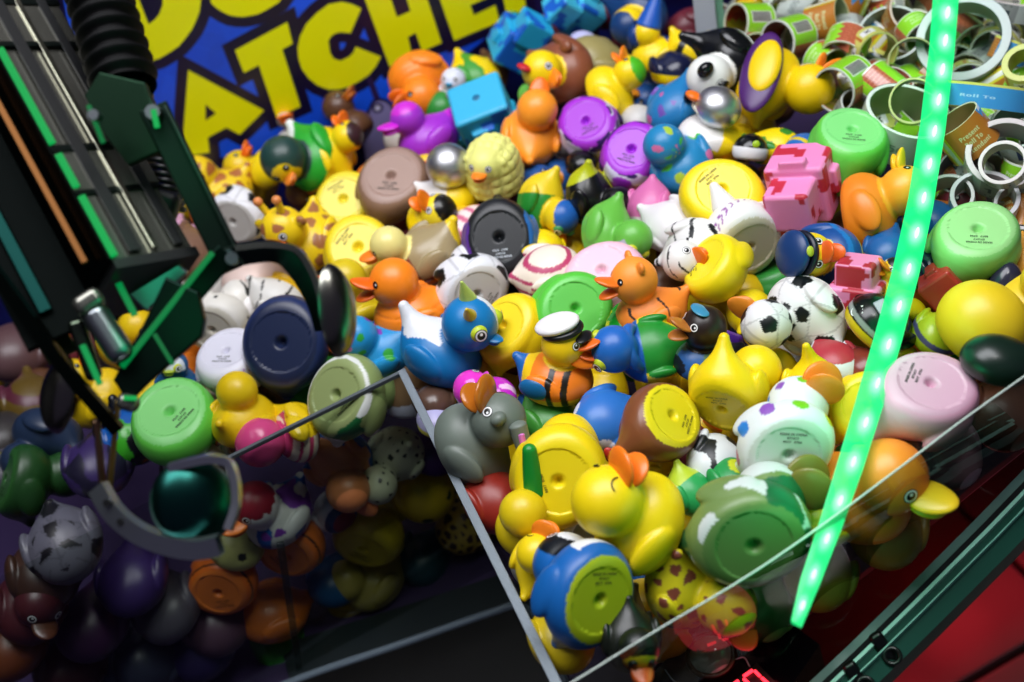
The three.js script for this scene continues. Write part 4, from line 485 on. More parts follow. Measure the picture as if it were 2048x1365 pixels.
duck('clown duck with a pink ball head and striped collar', [590, 868, 112, 12], [-.82, -.08, .5], [-.3, -.5, .7], { pat: both((x, y, z) => lin(z < -14 || x > 16 ? '#f0cc14' : Math.sin(y * .8) > .35 ? '#c43c68' : '#f0e2cc'), solid('#d94a86')), hc: [0, 46, 4], hr: 20, eyes: false, rough: .25, neck: 1, parts: [['wing', 'E', '#efcc18', [20, 20, 10], [6, 9, 14]]] });
duck('white duck with a black patch under the lime base', [398, 935, 126, 0], [.2, .8, .4], [.4, -.4, .6], { pat: camo(['#dcdfda', '#101414', '#dcdfda'], .05, 17), head: false });
duck('black duck with green and blue splashes left of the lime base', [262, 868, 124, 2], [.1, .7, .6], [.5, -.4, .5], { pat: camo(['#0b0e12', '#3aa824', '#1758a8'], .06, 6), head: false, rough: .25 });
// behind the clear chute wall
duck('paint splashed white duck with a red crown', [552, 1030, 126, 10], [-.18, .62, .72], [-.62, -.28, .72], { pat: (x, y, z, H) => lin(H ? (y > 45 + 5 * noise(x * .35, 1, z * .35) - 3 ? '#8e1e2c' : '#dfe0e0') : noise(x * .09 + 9, y * .09, z * .09) > .6 ? '#7a3aa8' : noise(x * .09 + 40, y * .09, z * .09) > .62 ? '#1d64b8' : '#d7dad6'), beak: '#f07e28', bs: 1.15, hc: [0, 41, 9], hr: 17, res: 1.1 });
duck('tan duck with a ragged blue collar behind the chute wall', [680, 925, 126, 2], [.1, -.5, .7], [.3, -.7, .5], { pat: below(20, solid('#1d5ca0'), solid('#c27a48'), 8), beak: '#e0824a', bs: 1.2, eyes: false });
duck('black spotted cream leopard duck behind the chute wall', [788, 915, 112, 4], [-.2, -.5, .75], [-.3, -.6, .6], { pat: cells('#d2d8b4', '#1e2a22', .13, .5), hc: [0, 42, 10], eyes: false, res: 1.1 });
duck('white capped duck with blue and red bands behind the chute wall', [668, 1020, 88, 2], [-.4, .5, .6], [.6, -.5, .5], { pat: (x, y, z) => lin(z > 20 ? '#7c1a22' : z > 12 ? '#22406e' : '#d3d6e2'), head: false, tail: 0 });
duck('orange duck upside down with a black base line, the right of two', [588, 1085, 128, 6], [.15, .5, -.7], [.5, .3, .3], { pat: (x, y, z) => lin(y > 4 && y < 6 ? '#1c120a' : '#d87026'), base: '#d87a34', print: 3.2, head: false });
duck('orange duck upside down with a black base line, the left of two', [452, 1160, 130, 4], [.1, .4, -.75], [.5, .3, .3], { pat: (x, y, z) => lin(y > 4 && y < 6 ? '#1c120a' : '#d86a1e'), base: '#d8742a', print: 2, head: false });
duck('pale lime spotted duck beside the chrome hook', [472, 1080, 116, 2], [.2, .6, .5], [.4, .2, .6], { pat: spots('#b9bd72', ['#161c16', '#b9bd72'], 18, .15), head: false });
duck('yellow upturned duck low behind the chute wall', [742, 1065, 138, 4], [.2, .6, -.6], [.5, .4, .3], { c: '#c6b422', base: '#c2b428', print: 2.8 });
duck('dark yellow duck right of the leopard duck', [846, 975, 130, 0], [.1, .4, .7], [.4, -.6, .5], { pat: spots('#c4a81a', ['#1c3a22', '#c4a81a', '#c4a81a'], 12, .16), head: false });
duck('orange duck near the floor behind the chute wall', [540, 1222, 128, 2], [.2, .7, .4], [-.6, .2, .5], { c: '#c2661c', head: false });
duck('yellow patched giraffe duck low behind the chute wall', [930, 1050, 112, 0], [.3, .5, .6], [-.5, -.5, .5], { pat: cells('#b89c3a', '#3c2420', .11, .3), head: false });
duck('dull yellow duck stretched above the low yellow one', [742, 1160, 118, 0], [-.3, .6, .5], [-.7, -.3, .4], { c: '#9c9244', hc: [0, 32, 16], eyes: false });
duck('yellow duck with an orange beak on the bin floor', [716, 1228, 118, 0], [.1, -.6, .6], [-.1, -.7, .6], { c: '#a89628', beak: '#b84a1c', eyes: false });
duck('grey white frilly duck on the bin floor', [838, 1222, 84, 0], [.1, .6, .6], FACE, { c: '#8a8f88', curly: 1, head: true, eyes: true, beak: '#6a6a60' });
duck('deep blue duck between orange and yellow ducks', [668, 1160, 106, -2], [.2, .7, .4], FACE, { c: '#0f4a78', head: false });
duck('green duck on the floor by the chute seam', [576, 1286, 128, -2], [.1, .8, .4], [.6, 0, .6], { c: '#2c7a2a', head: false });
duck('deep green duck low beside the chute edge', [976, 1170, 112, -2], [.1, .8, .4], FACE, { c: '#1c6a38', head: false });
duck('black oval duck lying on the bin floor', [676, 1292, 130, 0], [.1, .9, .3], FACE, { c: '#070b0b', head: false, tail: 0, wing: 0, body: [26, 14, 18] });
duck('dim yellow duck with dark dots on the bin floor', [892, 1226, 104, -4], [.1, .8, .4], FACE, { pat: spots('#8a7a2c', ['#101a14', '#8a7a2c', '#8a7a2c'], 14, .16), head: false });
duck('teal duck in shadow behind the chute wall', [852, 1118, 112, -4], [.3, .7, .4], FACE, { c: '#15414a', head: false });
duck('violet duck squeezed behind the chute edge', [868, 905, 98, -4], [.2, .8, .4], FACE, { c: '#4a1c6c', head: false });
// far left, shade baked into the darker duck colours
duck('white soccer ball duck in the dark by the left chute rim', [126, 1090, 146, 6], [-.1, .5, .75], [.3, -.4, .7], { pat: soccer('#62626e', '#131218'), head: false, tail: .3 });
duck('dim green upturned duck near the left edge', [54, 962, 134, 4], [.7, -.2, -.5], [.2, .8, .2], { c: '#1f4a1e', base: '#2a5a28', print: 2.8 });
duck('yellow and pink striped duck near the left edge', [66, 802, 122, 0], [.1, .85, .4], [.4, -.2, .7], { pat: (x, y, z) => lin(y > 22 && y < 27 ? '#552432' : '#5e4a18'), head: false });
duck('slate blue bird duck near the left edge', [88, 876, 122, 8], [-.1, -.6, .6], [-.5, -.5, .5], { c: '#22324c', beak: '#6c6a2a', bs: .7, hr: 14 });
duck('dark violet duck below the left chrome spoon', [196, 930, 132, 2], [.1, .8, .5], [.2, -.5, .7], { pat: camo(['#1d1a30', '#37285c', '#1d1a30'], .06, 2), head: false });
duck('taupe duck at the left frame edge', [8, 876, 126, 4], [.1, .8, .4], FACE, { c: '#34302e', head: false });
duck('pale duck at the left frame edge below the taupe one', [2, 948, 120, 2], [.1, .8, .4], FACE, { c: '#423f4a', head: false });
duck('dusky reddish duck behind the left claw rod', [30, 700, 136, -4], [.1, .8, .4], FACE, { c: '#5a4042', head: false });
duck('brown duck with highlight between the claw arm and coil', [372, 502, 126, 6], [.2, .85, .4], [.3, -.3, .8], { c: '#7a5a48', head: false, tail: .5 });
duck('pink duck peeking out behind the claw coil', [338, 470, 100, -4], [.1, .9, .3], FACE, { c: '#d9a4c8', head: false });
duck('terracotta duck beside the brown one behind the claw', [310, 545, 104, 0], [.1, .8, .4], FACE, { c: '#9a5c48', beak: '#e0581c', eyes: false });
// more of the pile behind the smoky front pane and in the dark left corner
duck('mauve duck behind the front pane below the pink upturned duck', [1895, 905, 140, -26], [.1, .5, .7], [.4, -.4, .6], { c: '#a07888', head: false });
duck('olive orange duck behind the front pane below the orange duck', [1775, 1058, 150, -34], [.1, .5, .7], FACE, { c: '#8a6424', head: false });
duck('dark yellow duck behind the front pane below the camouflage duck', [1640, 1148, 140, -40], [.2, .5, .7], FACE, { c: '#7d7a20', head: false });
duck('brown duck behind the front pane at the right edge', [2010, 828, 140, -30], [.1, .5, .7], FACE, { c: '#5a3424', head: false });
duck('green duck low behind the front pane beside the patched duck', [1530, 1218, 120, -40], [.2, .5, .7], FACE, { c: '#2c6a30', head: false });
[['violet', '#33225a', 262, 1160], ['dusky red', '#4a1c22', 60, 1215], ['grey', '#4a4852', 330, 1215], ['plum', '#3a1c40', 180, 1250], ['dark orange', '#6a3416', 20, 1290], ['slate', '#2a3144', 300, 1310], ['maroon', '#42181c', 140, 1335], ['indigo', '#241c4c', 400, 1290], ['mauve', '#503848', 430, 1240], ['dark blue', '#16224a', 230, 1370], ['brown', '#3c261c', 90, 1150]].forEach(([n, c, x, y]) => duck(`${n} duck lying in the dark low behind the left part of the chute wall`, [x, y, 136, 0], [rnd() - .5, .6, .6], [rnd() - .5, -.4, .5], { c, beak: '#4a2a1c', head: x === 60, group: 'ducks in the dark left corner' }));  // dusky colours carry the shade of the corner
// ducks half buried in the gaps
{
  const kinds = [{ c: '#e2c010', beak: BK, eyes: 'dot' }, { c: '#d8761c', beak: BK, eyes: 'dot' }, { c: '#5a3a26', beak: '#b8641c', eyes: 'dot' }, { c: '#2c8a34', beak: BK, eyes: 'dot' }, { c: '#1c4f90', beak: '#d88a1c', eyes: 'dot' }, { c: '#c9c6c0', beak: BK, eyes: 'dot' }, { c: '#6a2430', beak: '#c06a1c', eyes: 'dot' }], words = ['yellow', 'orange', 'brown', 'green', 'blue', 'white', 'maroon'];
  const top = ducks.slice(), used = {};
  for (let r = 0; r < 13; r++) for (let c = 0; c < 19; c++) {
    const px = 20 + c * 113 + (r % 2) * 56 + (rnd() - .5) * 30, py = 60 + r * 106 + (rnd() - .5) * 30, k = [0, 0, 0, 1, 2, 2, 3, 4, 5, 6][rnd() * 10 | 0];
    const s = (px - 1024) * .407 + (py - 682) * .914, inChute = chutePane(px, py) !== null && (py > 1125 - (px - 57) * .508 + 20);
    if (s < -575 || px > 1560 && py < 330 + (px - 1560) * .3 || inChute || px < 300 && py < 600 || px < 360 && py > 900 || py > 1350 - (px - 1180) * .72 && px > 1100) { rnd(); continue; }
    let best = 1e9, near = null; for (const d of top) { const q = Math.hypot(d.px - px, d.py - py); if (q < best) { best = q; near = d; } }
    const w = at(px, py, levelZ(px, py, 0) + .046).sub(cornerP), dA = -w.dot(nA), dB = w.dot(nB); if (dA < .032 && dB < .032) { rnd(); continue; }
    const key = words[k] + near.label; if (used[key]) continue; used[key] = 1;
    const a = rnd() * 6.28, b = rnd() * 6.28, short = near.label.split(' ').slice(0, 9).join(' ');
    duck(`${words[k]} duck buried beneath the ${short}`, [px, py, 128 * .6 / levelZ(px, py), -46], [Math.cos(a) * .7, Math.sin(a) * .7, rnd() - .3], [Math.cos(b), Math.sin(b), .5], { ...kinds[k], group: 'ducks buried in the gaps of the pile' });
  }
}

/* ---------- paper prize rolls ---------- */
function rollPrint(kind) {
  const c = document.createElement('canvas'); c.width = 640; c.height = 128; const g = c.getContext('2d'), box = (x, y, w, h, f) => { g.fillStyle = f; g.fillRect(x, y, w, h); }, txt = (t, x, y, s, f, wgt = 'bold') => { g.fillStyle = f; g.font = `${wgt} ${s}px sans-serif`; g.textAlign = 'center'; g.textBaseline = 'middle'; g.fillText(t, x, y); };
  const brick = (x, w, f, l) => { box(x, 0, w, 128, f); g.strokeStyle = l; g.lineWidth = 2; for (let i = 0; i < 9; i++) { g.beginPath(); g.moveTo(x, i * 16); g.lineTo(x + w, i * 16); g.stroke(); for (let k = 0; k < 4; k++) { g.beginPath(); g.moveTo(x + (k + (i % 2) / 2) * w / 3, i * 16); g.lineTo(x + (k + (i % 2) / 2) * w / 3, i * 16 + 16); g.stroke(); } } };
  const jag = (x, w, f) => { g.fillStyle = f; g.beginPath(); g.moveTo(x, 0); for (let i = 0; i <= 8; i++) g.lineTo(x + (i % 2 ? w : w * .35), i * 16); g.lineTo(x, 128); g.fill(); };
  const bars = x => { box(x, 20, 60, 88, '#e4e4dc'); for (let i = 0; i < 16; i++) box(x + 4 + i * 3.4, 24, 1 + (i * 7 % 3), 80, '#1c1c1c'); };
  if (kind === 'green' || kind === 'five') { box(0, 0, 640, 128, '#8fd62a'); brick(0, 100, '#b0583c', '#d88a6a'); jag(100, 40, '#b0583c'); brick(330, 90, '#b0583c', '#d88a6a'); if (kind === 'five') { box(150, 10, 110, 108, '#dfe8e0'); txt('5', 205, 66, 110, '#e9efe8'); g.strokeStyle = '#263026'; g.lineWidth = 6; g.strokeText('5', 205, 66); txt('5', 205, 66, 110, '#eef3ee'); box(264, 0, 30, 128, '#d8d42a'); txt('*', 280, 64, 60, '#a83a1c'); } else { txt('Present', 220, 40, 24, '#cfe8b8'); txt('Roll To', 220, 66, 24, '#cfe8b8'); txt('Attendant', 220, 92, 24, '#cfe8b8'); } bars(470); box(0, 0, 640, 5, '#e6ece0'); box(0, 123, 640, 5, '#e6ece0'); }
  if (kind === 'brown') { for (let q = 0; q < 2; q++) { const x = q * 320; box(x, 0, 320, 128, '#b8762a'); g.fillStyle = '#3f94d8'; g.beginPath(); [[200, 0], [215, 40], [235, 22], [250, 60], [268, 20], [290, 44], [300, 0]].forEach(([a, b], i) => i ? g.lineTo(x + a, b) : g.moveTo(x + a, b)); g.fill(); txt('Present', x + 120, 44, 24, '#cdd8a0'); txt('Roll To', x + 120, 70, 24, '#cdd8a0'); txt('Attendant', x + 120, 96, 24, '#cdd8a0'); box(x + 215, 0, 90, 14, '#e8ecec'); box(x + 305, 0, 15, 128, '#d8cc2a'); box(x, 0, 22, 128, '#e2e2d8'); box(x + 22, 0, 12, 128, '#d8cc2a'); } }
  if (kind === 'blue') { box(0, 0, 640, 128, '#3f93cf'); brick(0, 70, '#a8682e', '#d89a5a'); brick(320, 70, '#a8682e', '#d89a5a'); box(0, 0, 640, 14, '#d8d86a'); txt('Roll To', 200, 70, 22, '#a8d0e8'); txt('Attendant', 530, 70, 22, '#a8d0e8'); }
  if (kind === 'white' || kind === 'hundred') { box(0, 0, 640, 128, '#b9c4bc'); for (let i = 0; i < 4; i++) { box(i * 160 + 96, 0, 48, 128, '#8d9490'); txt('1', i * 160 + 120, 64, 56, '#33414e'); for (const y of [14, 110]) txt('• •', i * 160 + 120, y, 22, '#3c4640'); txt(kind === 'hundred' ? '500' : '50', i * 160 + 46, 64, 40, '#7d8a84'); } }
  if (kind === 'navy') { box(0, 0, 640, 128, '#dfe3ea'); for (let i = 0; i < 4; i++) box(i * 160 + 20, 22, 96, 84, '#3b4a86'); }
  if (kind === 'yellow') { box(0, 0, 640, 128, '#cfd06a'); for (let i = 0; i < 5; i++) { box(i * 128 + 10, 34, 70, 60, '#e9ecec'); txt('x', i * 128 + 45, 62, 60, '#22281c'); box(i * 128 + 90, 20, 14, 88, '#b8742c'); } }
  const t = new THREE.CanvasTexture(c); t.colorSpace = THREE.SRGBColorSpace; t.wrapS = THREE.RepeatWrapping; return t;
}
const rollMat = {}, rollSkin = k => rollMat[k] ??= new THREE.MeshPhysicalMaterial({ map: rollPrint(k), roughness: .28, clearcoat: .6, clearcoatRoughness: .15 });
const rollGeo = {}, rolls = [];
function rollShape(w, th) { // unit outer radius, length w: printed skin and paper ring
  const key = w + '|' + th; if (rollGeo[key]) return rollGeo[key];
  const skin = new THREE.CylinderGeometry(1, 1, w, 56, 1, true), i = 1 - th, h = w / 2, b = .014;
  const ring = new THREE.LatheGeometry([[.992, h - b], [.982, h], [i + b, h], [i, h - b], [i, -h + b], [i + b, -h], [.982, -h], [.992, -h + b]].map(p => new THREE.Vector2(...p)), 56);
  const lining = new THREE.CylinderGeometry(i - .004, i - .004, w * .97, 56, 1, true); return rollGeo[key] = { skin, ring, lining };
}
function roll(label, [px, py, D, lift = 0], axis, w, th, kind, paper, inner, spin = 0) {
  if (D < 110) w *= 1.4;
  const z = levelZ(px, py, 0) - lift / 1000, g = group('prize_roll', at(px, py, z)), s = rollShape(w, th); tag(g, label, 'paper roll', 'paper prize rolls at the back right');
  const y = toWorld(...axis).normalize(), q = new THREE.Quaternion().setFromUnitVectors(V3(0, 1, 0), y); g.quaternion.copy(q).multiply(new THREE.Quaternion().setFromAxisAngle(V3(0, 1, 0), spin)); g.scale.setScalar(D * z / FPX / 2);
  rolls.push({ px, py, label }); part('printed_skin', s.skin, rollSkin(kind), g); part('paper_ring', s.ring, vinyl(paper, .5), g);
  if (inner) part('lining', s.lining, inner === 'print' ? (rollMat.inner ??= new THREE.MeshPhysicalMaterial({ map: rollPrint('green'), color: '#b0706a', roughness: .3, side: THREE.DoubleSide })) : mats['in' + inner] ??= new THREE.MeshPhysicalMaterial({ color: inner, roughness: .35, side: THREE.DoubleSide }), g);
}
roll('small green roll with a big white 5 beside the grey divider', [1500, 46, 78, 10], [-.86, -.12, .42], 1.3, .1, 'five', '#cfd6bc', 'print', 2.2);
roll('lime roll with a brick band, opening to the left', [1578, 78, 88, 12], [-.78, -.32, .52], 1.15, .1, 'green', '#dfe2dc', 'print', 2.6);
roll('pale lime roll standing behind the panda duck', [1512, 108, 82, -4], [-.1, -.2, .9], 1, .07, 'yellow', '#d4dcb0', '#b8c47c');
roll('wide white roll standing behind the lime roll', [1592, 44, 134, -6], [-.35, -.2, .85], .5, .09, 'white', '#d5ddd4', '#b9bca0');
roll('brown and blue roll with an opening to the right', [1655, 46, 86, 6], [.62, .08, .5], 1.1, .1, 'brown', '#d8dcae', '#8a9668', .6);
roll('lime roll lying flat above the small white ring', [1692, 96, 88, 10], [-.35, -.7, .35], .9, .1, 'green', '#d8e2c8', '#7ab04a', 1.2);
roll('yellow edged roll with black lettering facing the lens', [1748, 100, 84, 12], [.12, -.5, .85], .8, .09, 'yellow', '#cfd488', '#a8a850', 1.5);
roll('wide grey white roll behind the yellow edged roll', [1782, 78, 128, -2], [-.3, .3, .85], .7, .09, 'hundred', '#c6cfca', '#93998c');
roll('lime roll with brick band above the green upturned duck', [1690, 168, 94, 16], [-.7, -.45, .5], 1.2, .09, 'green', '#d5d8d0', 'print', 2.9);
roll('lime roll lying with its end toward the light strip', [1762, 176, 86, 8], [.55, -.6, .35], 1.1, .09, 'green', '#dde4d4', '#4a5a48', .2);
roll('red lined roll standing beside the small yellow roll', [1786, 172, 70, 6], [.2, .5, .75], .8, .1, 'green', '#d8c8c4', '#a04a44');
roll('orange and green roll opening toward the lens', [1822, 124, 92, 12], [-.25, -.15, .9], .9, .07, 'brown', '#c2c08c', '#6f7656', 3);
roll('pinkish ring roll at the top edge', [1822, 28, 104, 8], [.05, .12, .95], .6, .1, 'brown', '#dcc6b8', '#9c5a3a');
roll('lime roll below the pinkish ring', [1834, 66, 72, 4], [.2, -.6, .6], .9, .1, 'green', '#d6e2c0', '#7ab04a', .9);
roll('big white roll with a thick rim right of the light strip', [1928, 84, 178, 14], [-.42, .12, .88], .62, .2, 'hundred', '#c4cbcc', '#8f9c90', 1);
roll('large white roll cut off by the top right corner', [2006, 6, 172, 4], [.1, .8, .5], .4, .2, 'hundred', '#d5cdc9', '#a8a49c', 1.4);
roll('big white roll with a teal printed side under the small yellow roll', [1806, 250, 172, 10], [.08, .62, .75], .85, .1, 'white', '#dde4dc', '#8a9668', 2);
roll('small yellow ring roll inside the big teal printed one', [1826, 204, 92, 26], [-.32, -.05, .92], .5, .1, 'green', '#cbd68a', '#6f7a3c', 1);
roll('long blue panelled roll at the right edge', [1975, 196, 200, 16], [.12, .95, .22], .46, .05, 'blue', '#cfd88a', '#98a060', 3.5);
roll('brown roll reading Present Roll To Attendant', [1930, 268, 104, 24], [-.66, .66, .22], 1.05, .06, 'brown', '#dcd8b4', '#8a6a40', 1.85);
roll('clear edged white roll at the right edge below the brown one', [2010, 318, 152, 12], [-.3, .3, .9], .8, .16, 'white', '#c9bfc0', '#a89a9c', 1);
roll('white ring roll lying inside the clear edged roll', [2008, 330, 92, 26], [-.5, .2, .85], .5, .17, 'white', '#d8cccc', '#a4908f');
roll('white roll with navy panels at the right edge', [2046, 262, 120, 8], [-.5, .45, .7], .9, .1, 'navy', '#cfdcd4', '#5f8a78', .6);
roll('plain white roll below the clear edged roll', [1968, 404, 132, 2], [-.2, .5, .8], .6, .14, 'white', '#c2c0c4', '#a8a4a2');
roll('white roll peeking out under the teal printed roll', [1896, 404, 104, -2], [-.4, .4, .8], .6, .14, 'white', '#b4aeb0', '#96908c');
roll('white roll right of the pale green upturned duck', [2046, 416, 110, -2], [-.3, .3, .8], .6, .14, 'navy', '#b9b6b8', '#96908c');
roll('yellow green roll end at the right edge by the blue roll', [2052, 136, 84, 14], [-.5, .3, .8], .8, .3, 'yellow', '#cfd47c', '#b8bc5a');
roll('small blue roll behind the big white roll', [2020, 104, 76, 0], [.3, .8, .3], .8, .1, 'blue', '#cdd6cc', '#7a8a7c', 1);
roll('cream disc shaped roll behind the yellow crested duck', [1618, 168, 84, 0], [.05, .25, .95], .3, .5, 'white', '#bdb99c', '#a09c80');
roll('lime roll between crested duck and brick banded roll', [1650, 124, 74, 0], [.4, -.5, .6], .9, .1, 'green', '#d6e2c0', '#7ab04a', 2);
roll('white roll under the brick banded roll', [1716, 226, 92, -6], [.2, .5, .8], .6, .1, 'white', '#c9d0c8', '#7c8274');
roll('orange roll at the top edge right of the divider', [1690, 4, 92, -4], [.3, .8, .4], .8, .1, 'brown', '#d0c89c', '#8a6a40', .4);
roll('purple lined roll beneath the brown roll', [1930, 350, 96, -4], [-.6, .2, .7], .8, .1, 'white', '#b0a4b0', '#4c3050');
roll('lime roll seen inside the big white roll', [1906, 100, 66, -26], [.6, -.3, .6], 1, .1, 'green', '#c8d4b0', '#6a8a3a', 1);
// the shaded layer of rolls below
{ const ks = ['green', 'white', 'brown', 'hundred', 'yellow', 'green'], ws = ['lime', 'white', 'brown', 'grey', 'yellowish', 'bright lime'], used = {}, top = rolls.slice();
  for (let r = 0; r < 11; r++) for (let c = 0; c < 11; c++) { const x = 1455 + c * 60 + (r % 2) * 30 + (rnd() - .5) * 24, y = -10 + r * 46 + (rnd() - .5) * 20, k = rnd() * 6 | 0, a = [rnd() - .5, rnd() - .6, .1 + rnd() * .6], w = .7 + (rnd() * 4 | 0) * .15, sp = rnd() * 6;
    if (y > 50 + (x - 1480) * .85 || x < 1450) continue; let best = 1e9, near; for (const t of top) { const q = Math.hypot(t.px - x, t.py - y); if (q < best) { best = q; near = t; } }
    const deep = r % 2, lab = `${ws[k]} roll lying ${deep ? 'deep' : 'just'} beneath the ${near.label.split(' ').slice(0, 9).join(' ')}`; if (used[lab]) continue; used[lab] = 1; roll(lab, [x, y, 92, deep ? -38 : -20], a, w, .09, ks[k], '#d4d6c8', '#b9bc9a', sp); } }
{ const z = levelZ(1410, 60, 0) + .01, g = group('divider_panel', V3()); tag(g, 'pale grey upright divider between the ducks and the rolls', 'divider'); const a = at(1402, -60, z - .02), b = at(1416, 90, z + .01); bar('panel', a, b, pxm(42, z), .006, dark('#aeb6c2', .4), g, null, .1); bar('edge', at(1432, -60, z - .018), at(1446, 90, z + .012), pxm(16, z), .004, dark('#6fa58a', .2), g, null, .1); }

/* ---------- the claw ---------- */
{
  const g = group('claw', V3()); tag(g, 'chrome grabber claw with a black coiled cable hanging at the left', 'claw');
  const chrome = new THREE.MeshStandardMaterial({ color: '#7c7b73', metalness: .88, roughness: .27 }), steel = metal('#8e9498', .3), gun = metal('#262d2a', .35), blackm = dark('#08090a', .45), greenGlint = glow('#00d060', .55), Z = .43;  // the green glow imitates reflections on the claw, which has no LEDs
  const P = (x, y, z = Z) => at(x, y, z);
  // motor housing: square prism seen on its edge, bands across it
  const ax0 = P(-140, -190, .47), ax1 = P(276, 560, .425), dir = ax1.clone().sub(ax0).normalize(), nrm = (v => v.addScaledVector(dir, -v.dot(dir)).normalize())(ax0.clone().add(ax1).multiplyScalar(.5).sub(CAM).negate()), side = V3().crossVectors(dir, nrm).normalize();
  const along = (t, s = 0, n = 0) => ax0.clone().lerp(ax1, t).addScaledVector(side, s).addScaledVector(nrm, n);
  const prism = (name, t0, t1, r, mat, k = 4) => { const a = along(t0), b = along(t1), m = part(name, new THREE.CylinderGeometry(r, r, a.distanceTo(b), k, 1).toNonIndexed(), mat, g); m.geometry.computeVertexNormals(); m.position.copy(a).add(b).multiplyScalar(.5); m.quaternion.setFromRotationMatrix(new THREE.Matrix4().makeBasis(side, dir, V3().crossVectors(side, dir))); m.rotateY(.18); return m; };
  const sgn = V3().crossVectors(dir, nrm).dot(Rt) > 0 ? 1 : -1;
  prism('motor_housing', 0, .36, .0235, chrome); prism('housing_band', .36, .375, .0262, gun); prism('motor_housing', .375, .475, .0252, chrome); prism('housing_band', .475, .487, .0262, gun); prism('motor_housing', .487, .735, .0235, chrome); prism('housing_band', .735, .75, .0262, gun); prism('motor_housing', .75, .84, .0252, chrome); prism('housing_band', .84, .85, .025, gun); prism('motor_housing', .85, 1, .0235, chrome); prism('housing_foot', 1, 1.02, .025, blackm);
  for (const [t0, t1] of [[.17, .355], [.38, .47], [.492, .73], [.755, .835], [.855, .995]]) bar('reflection_streak', along(t0, sgn * -.0035, .0243), along(t1, sgn * -.0035, .0243), .0034, .0016, greenGlint, g);  // glowing bars stand in for green streaks reflected along the ridge
  { const nr = side.clone().multiplyScalar(sgn * .57).addScaledVector(nrm, .82).normalize(), tr = V3().crossVectors(dir, nr); for (const [u, w, c] of [[-.011, .004, 0], [-.001, .0022, 1], [.0075, .005, 0]]) bar('groove_streak', along(.01).addScaledVector(nr, .0182).addScaledVector(tr, u), along(.99).addScaledVector(nr, .0182).addScaledVector(tr, u), w, .0008, c ? metal('#c9c8b4', .2) : blackm, g, nr, .1); }  // thin bright and dark bars imitate streaks reflected in the chrome
  { const nl = side.clone().multiplyScalar(-sgn * .82).addScaledVector(nrm, .57).normalize(), off = nl.clone().multiplyScalar(.0185); bar('shade_overlay', along(0).add(off), along(1).add(off), .036, .001, metal('#101413', .3), g, nl, .1); }  // black sheet laid on to give the left face its dark reflection
  bar('side_plate', along(.05, sgn * -.031, .006), along(1.05, sgn * -.031, .006), .03, .003, new THREE.MeshPhysicalMaterial({ color: '#060a09', roughness: .8, specularIntensity: .08 }), g, null, .1); bar('side_channel', along(.1, sgn * -.034, .009), along(1, sgn * -.034, .009), .005, .002, metal('#092320', .4), g); bar('side_plate', along(.3, sgn * -.04, -.004), along(1.02, sgn * -.04, -.004), .012, .004, metal('#0b1414', .35), g); bar('side_rail', along(.1, sgn * -.0135, .0185), along(.97, sgn * -.0135, .0185), .003, .002, metal('#4a2f18', .4), g); bar('finger_plate', P(-10, 500, .425), P(128, 716, .425), pxm(62, .425), .002, metal('#5d6a44', .4), g);  // olive, teal and brown tones stand in for reflections in the metal
  // corrugated cable sleeve and its lower hose
  const c0 = P(160, -130, .45), c1 = P(252, 178, .43), cd = c1.clone().sub(c0), prof = []; for (let i = 0; i <= 84; i++) prof.push(new THREE.Vector2(.0118 + .0016 * Math.sin(i / 84 * 6.2832 * 11), i / 84 * cd.length())); const co = part('cable_sleeve', new THREE.LatheGeometry(prof, 30), new THREE.MeshPhysicalMaterial({ color: '#030304', roughness: .6, specularIntensity: .3 }), g); co.position.copy(c0); co.quaternion.setFromUnitVectors(V3(0, 1, 0), cd.clone().normalize());
  const h0 = P(268, 150, .45), h1 = P(345, 420, .45), hp = []; for (let i = 0; i <= 400; i++) { const t = i / 400, a = t * 6.2832 * 20, p = h0.clone().lerp(h1, t); hp.push(p.addScaledVector(Rt, .0042 * Math.cos(a)).addScaledVector(Fw, .0042 * Math.sin(a))); } part('coiled_cord', new THREE.TubeGeometry(new THREE.CatmullRomCurve3(hp), 700, .0013, 6), dark('#0b0c10', .4), g);
  bar('cord_core', P(330, 380, .44), P(275, 560, .44), pxm(75, Z), .012, blackm, g);
  // bracket and right arm
  const plate = (name, pts, z, th, mat) => { const o = P(...pts[0], z), s = new THREE.Shape(pts.map(([x, y]) => { const d = P(x, y, z).sub(o); return new THREE.Vector2(d.dot(Rt), d.dot(Up)); })), m = part(name, new THREE.ExtrudeGeometry(s, { depth: th, bevelEnabled: true, bevelSize: .0006, bevelThickness: .0006, bevelSegments: 2 }), mat, g); m.position.copy(o); m.quaternion.setFromRotationMatrix(new THREE.Matrix4().makeBasis(Rt, Up, Fw.clone().negate())); return m; };
  plate('bracket', [[178, 196], [206, 152], [292, 172], [304, 204], [322, 236], [330, 300], [262, 330], [214, 268]], .42, .003, metal('#1a2c20', .42));
  bar('arm', P(306, 214, .418), P(466, 540, .418), pxm(58, .418), .004, metal('#141f1a', .4), g, null, .2);
  bar('arm_edge', P(330, 214, .416), P(487, 530, .416), pxm(5, .416), .004, metal('#3c4a44', .3), g);
  const bolt = (x, y, r, z) => { const m = part('bolt', new THREE.CylinderGeometry(pxm(r, z), pxm(r, z), .005, 18), steel, g); m.position.copy(P(x, y, z)); m.quaternion.setFromUnitVectors(V3(0, 1, 0), Fw.clone().negate()); };
  bolt(308, 226, 15, .413); bolt(466, 518, 13, .413); bolt(362, 655, 22, .412); bolt(190, 232, 11, .4);
  bar('reflection_streak', P(306, 219, .4105), P(314, 256, .4105), pxm(11, Z), .001, greenGlint, g); bar('reflection_streak', P(176, 210, .405), P(206, 286, .405), pxm(9, Z), .001, glow('#00a050', .4), g);  // glowing green glints painted onto the bracket
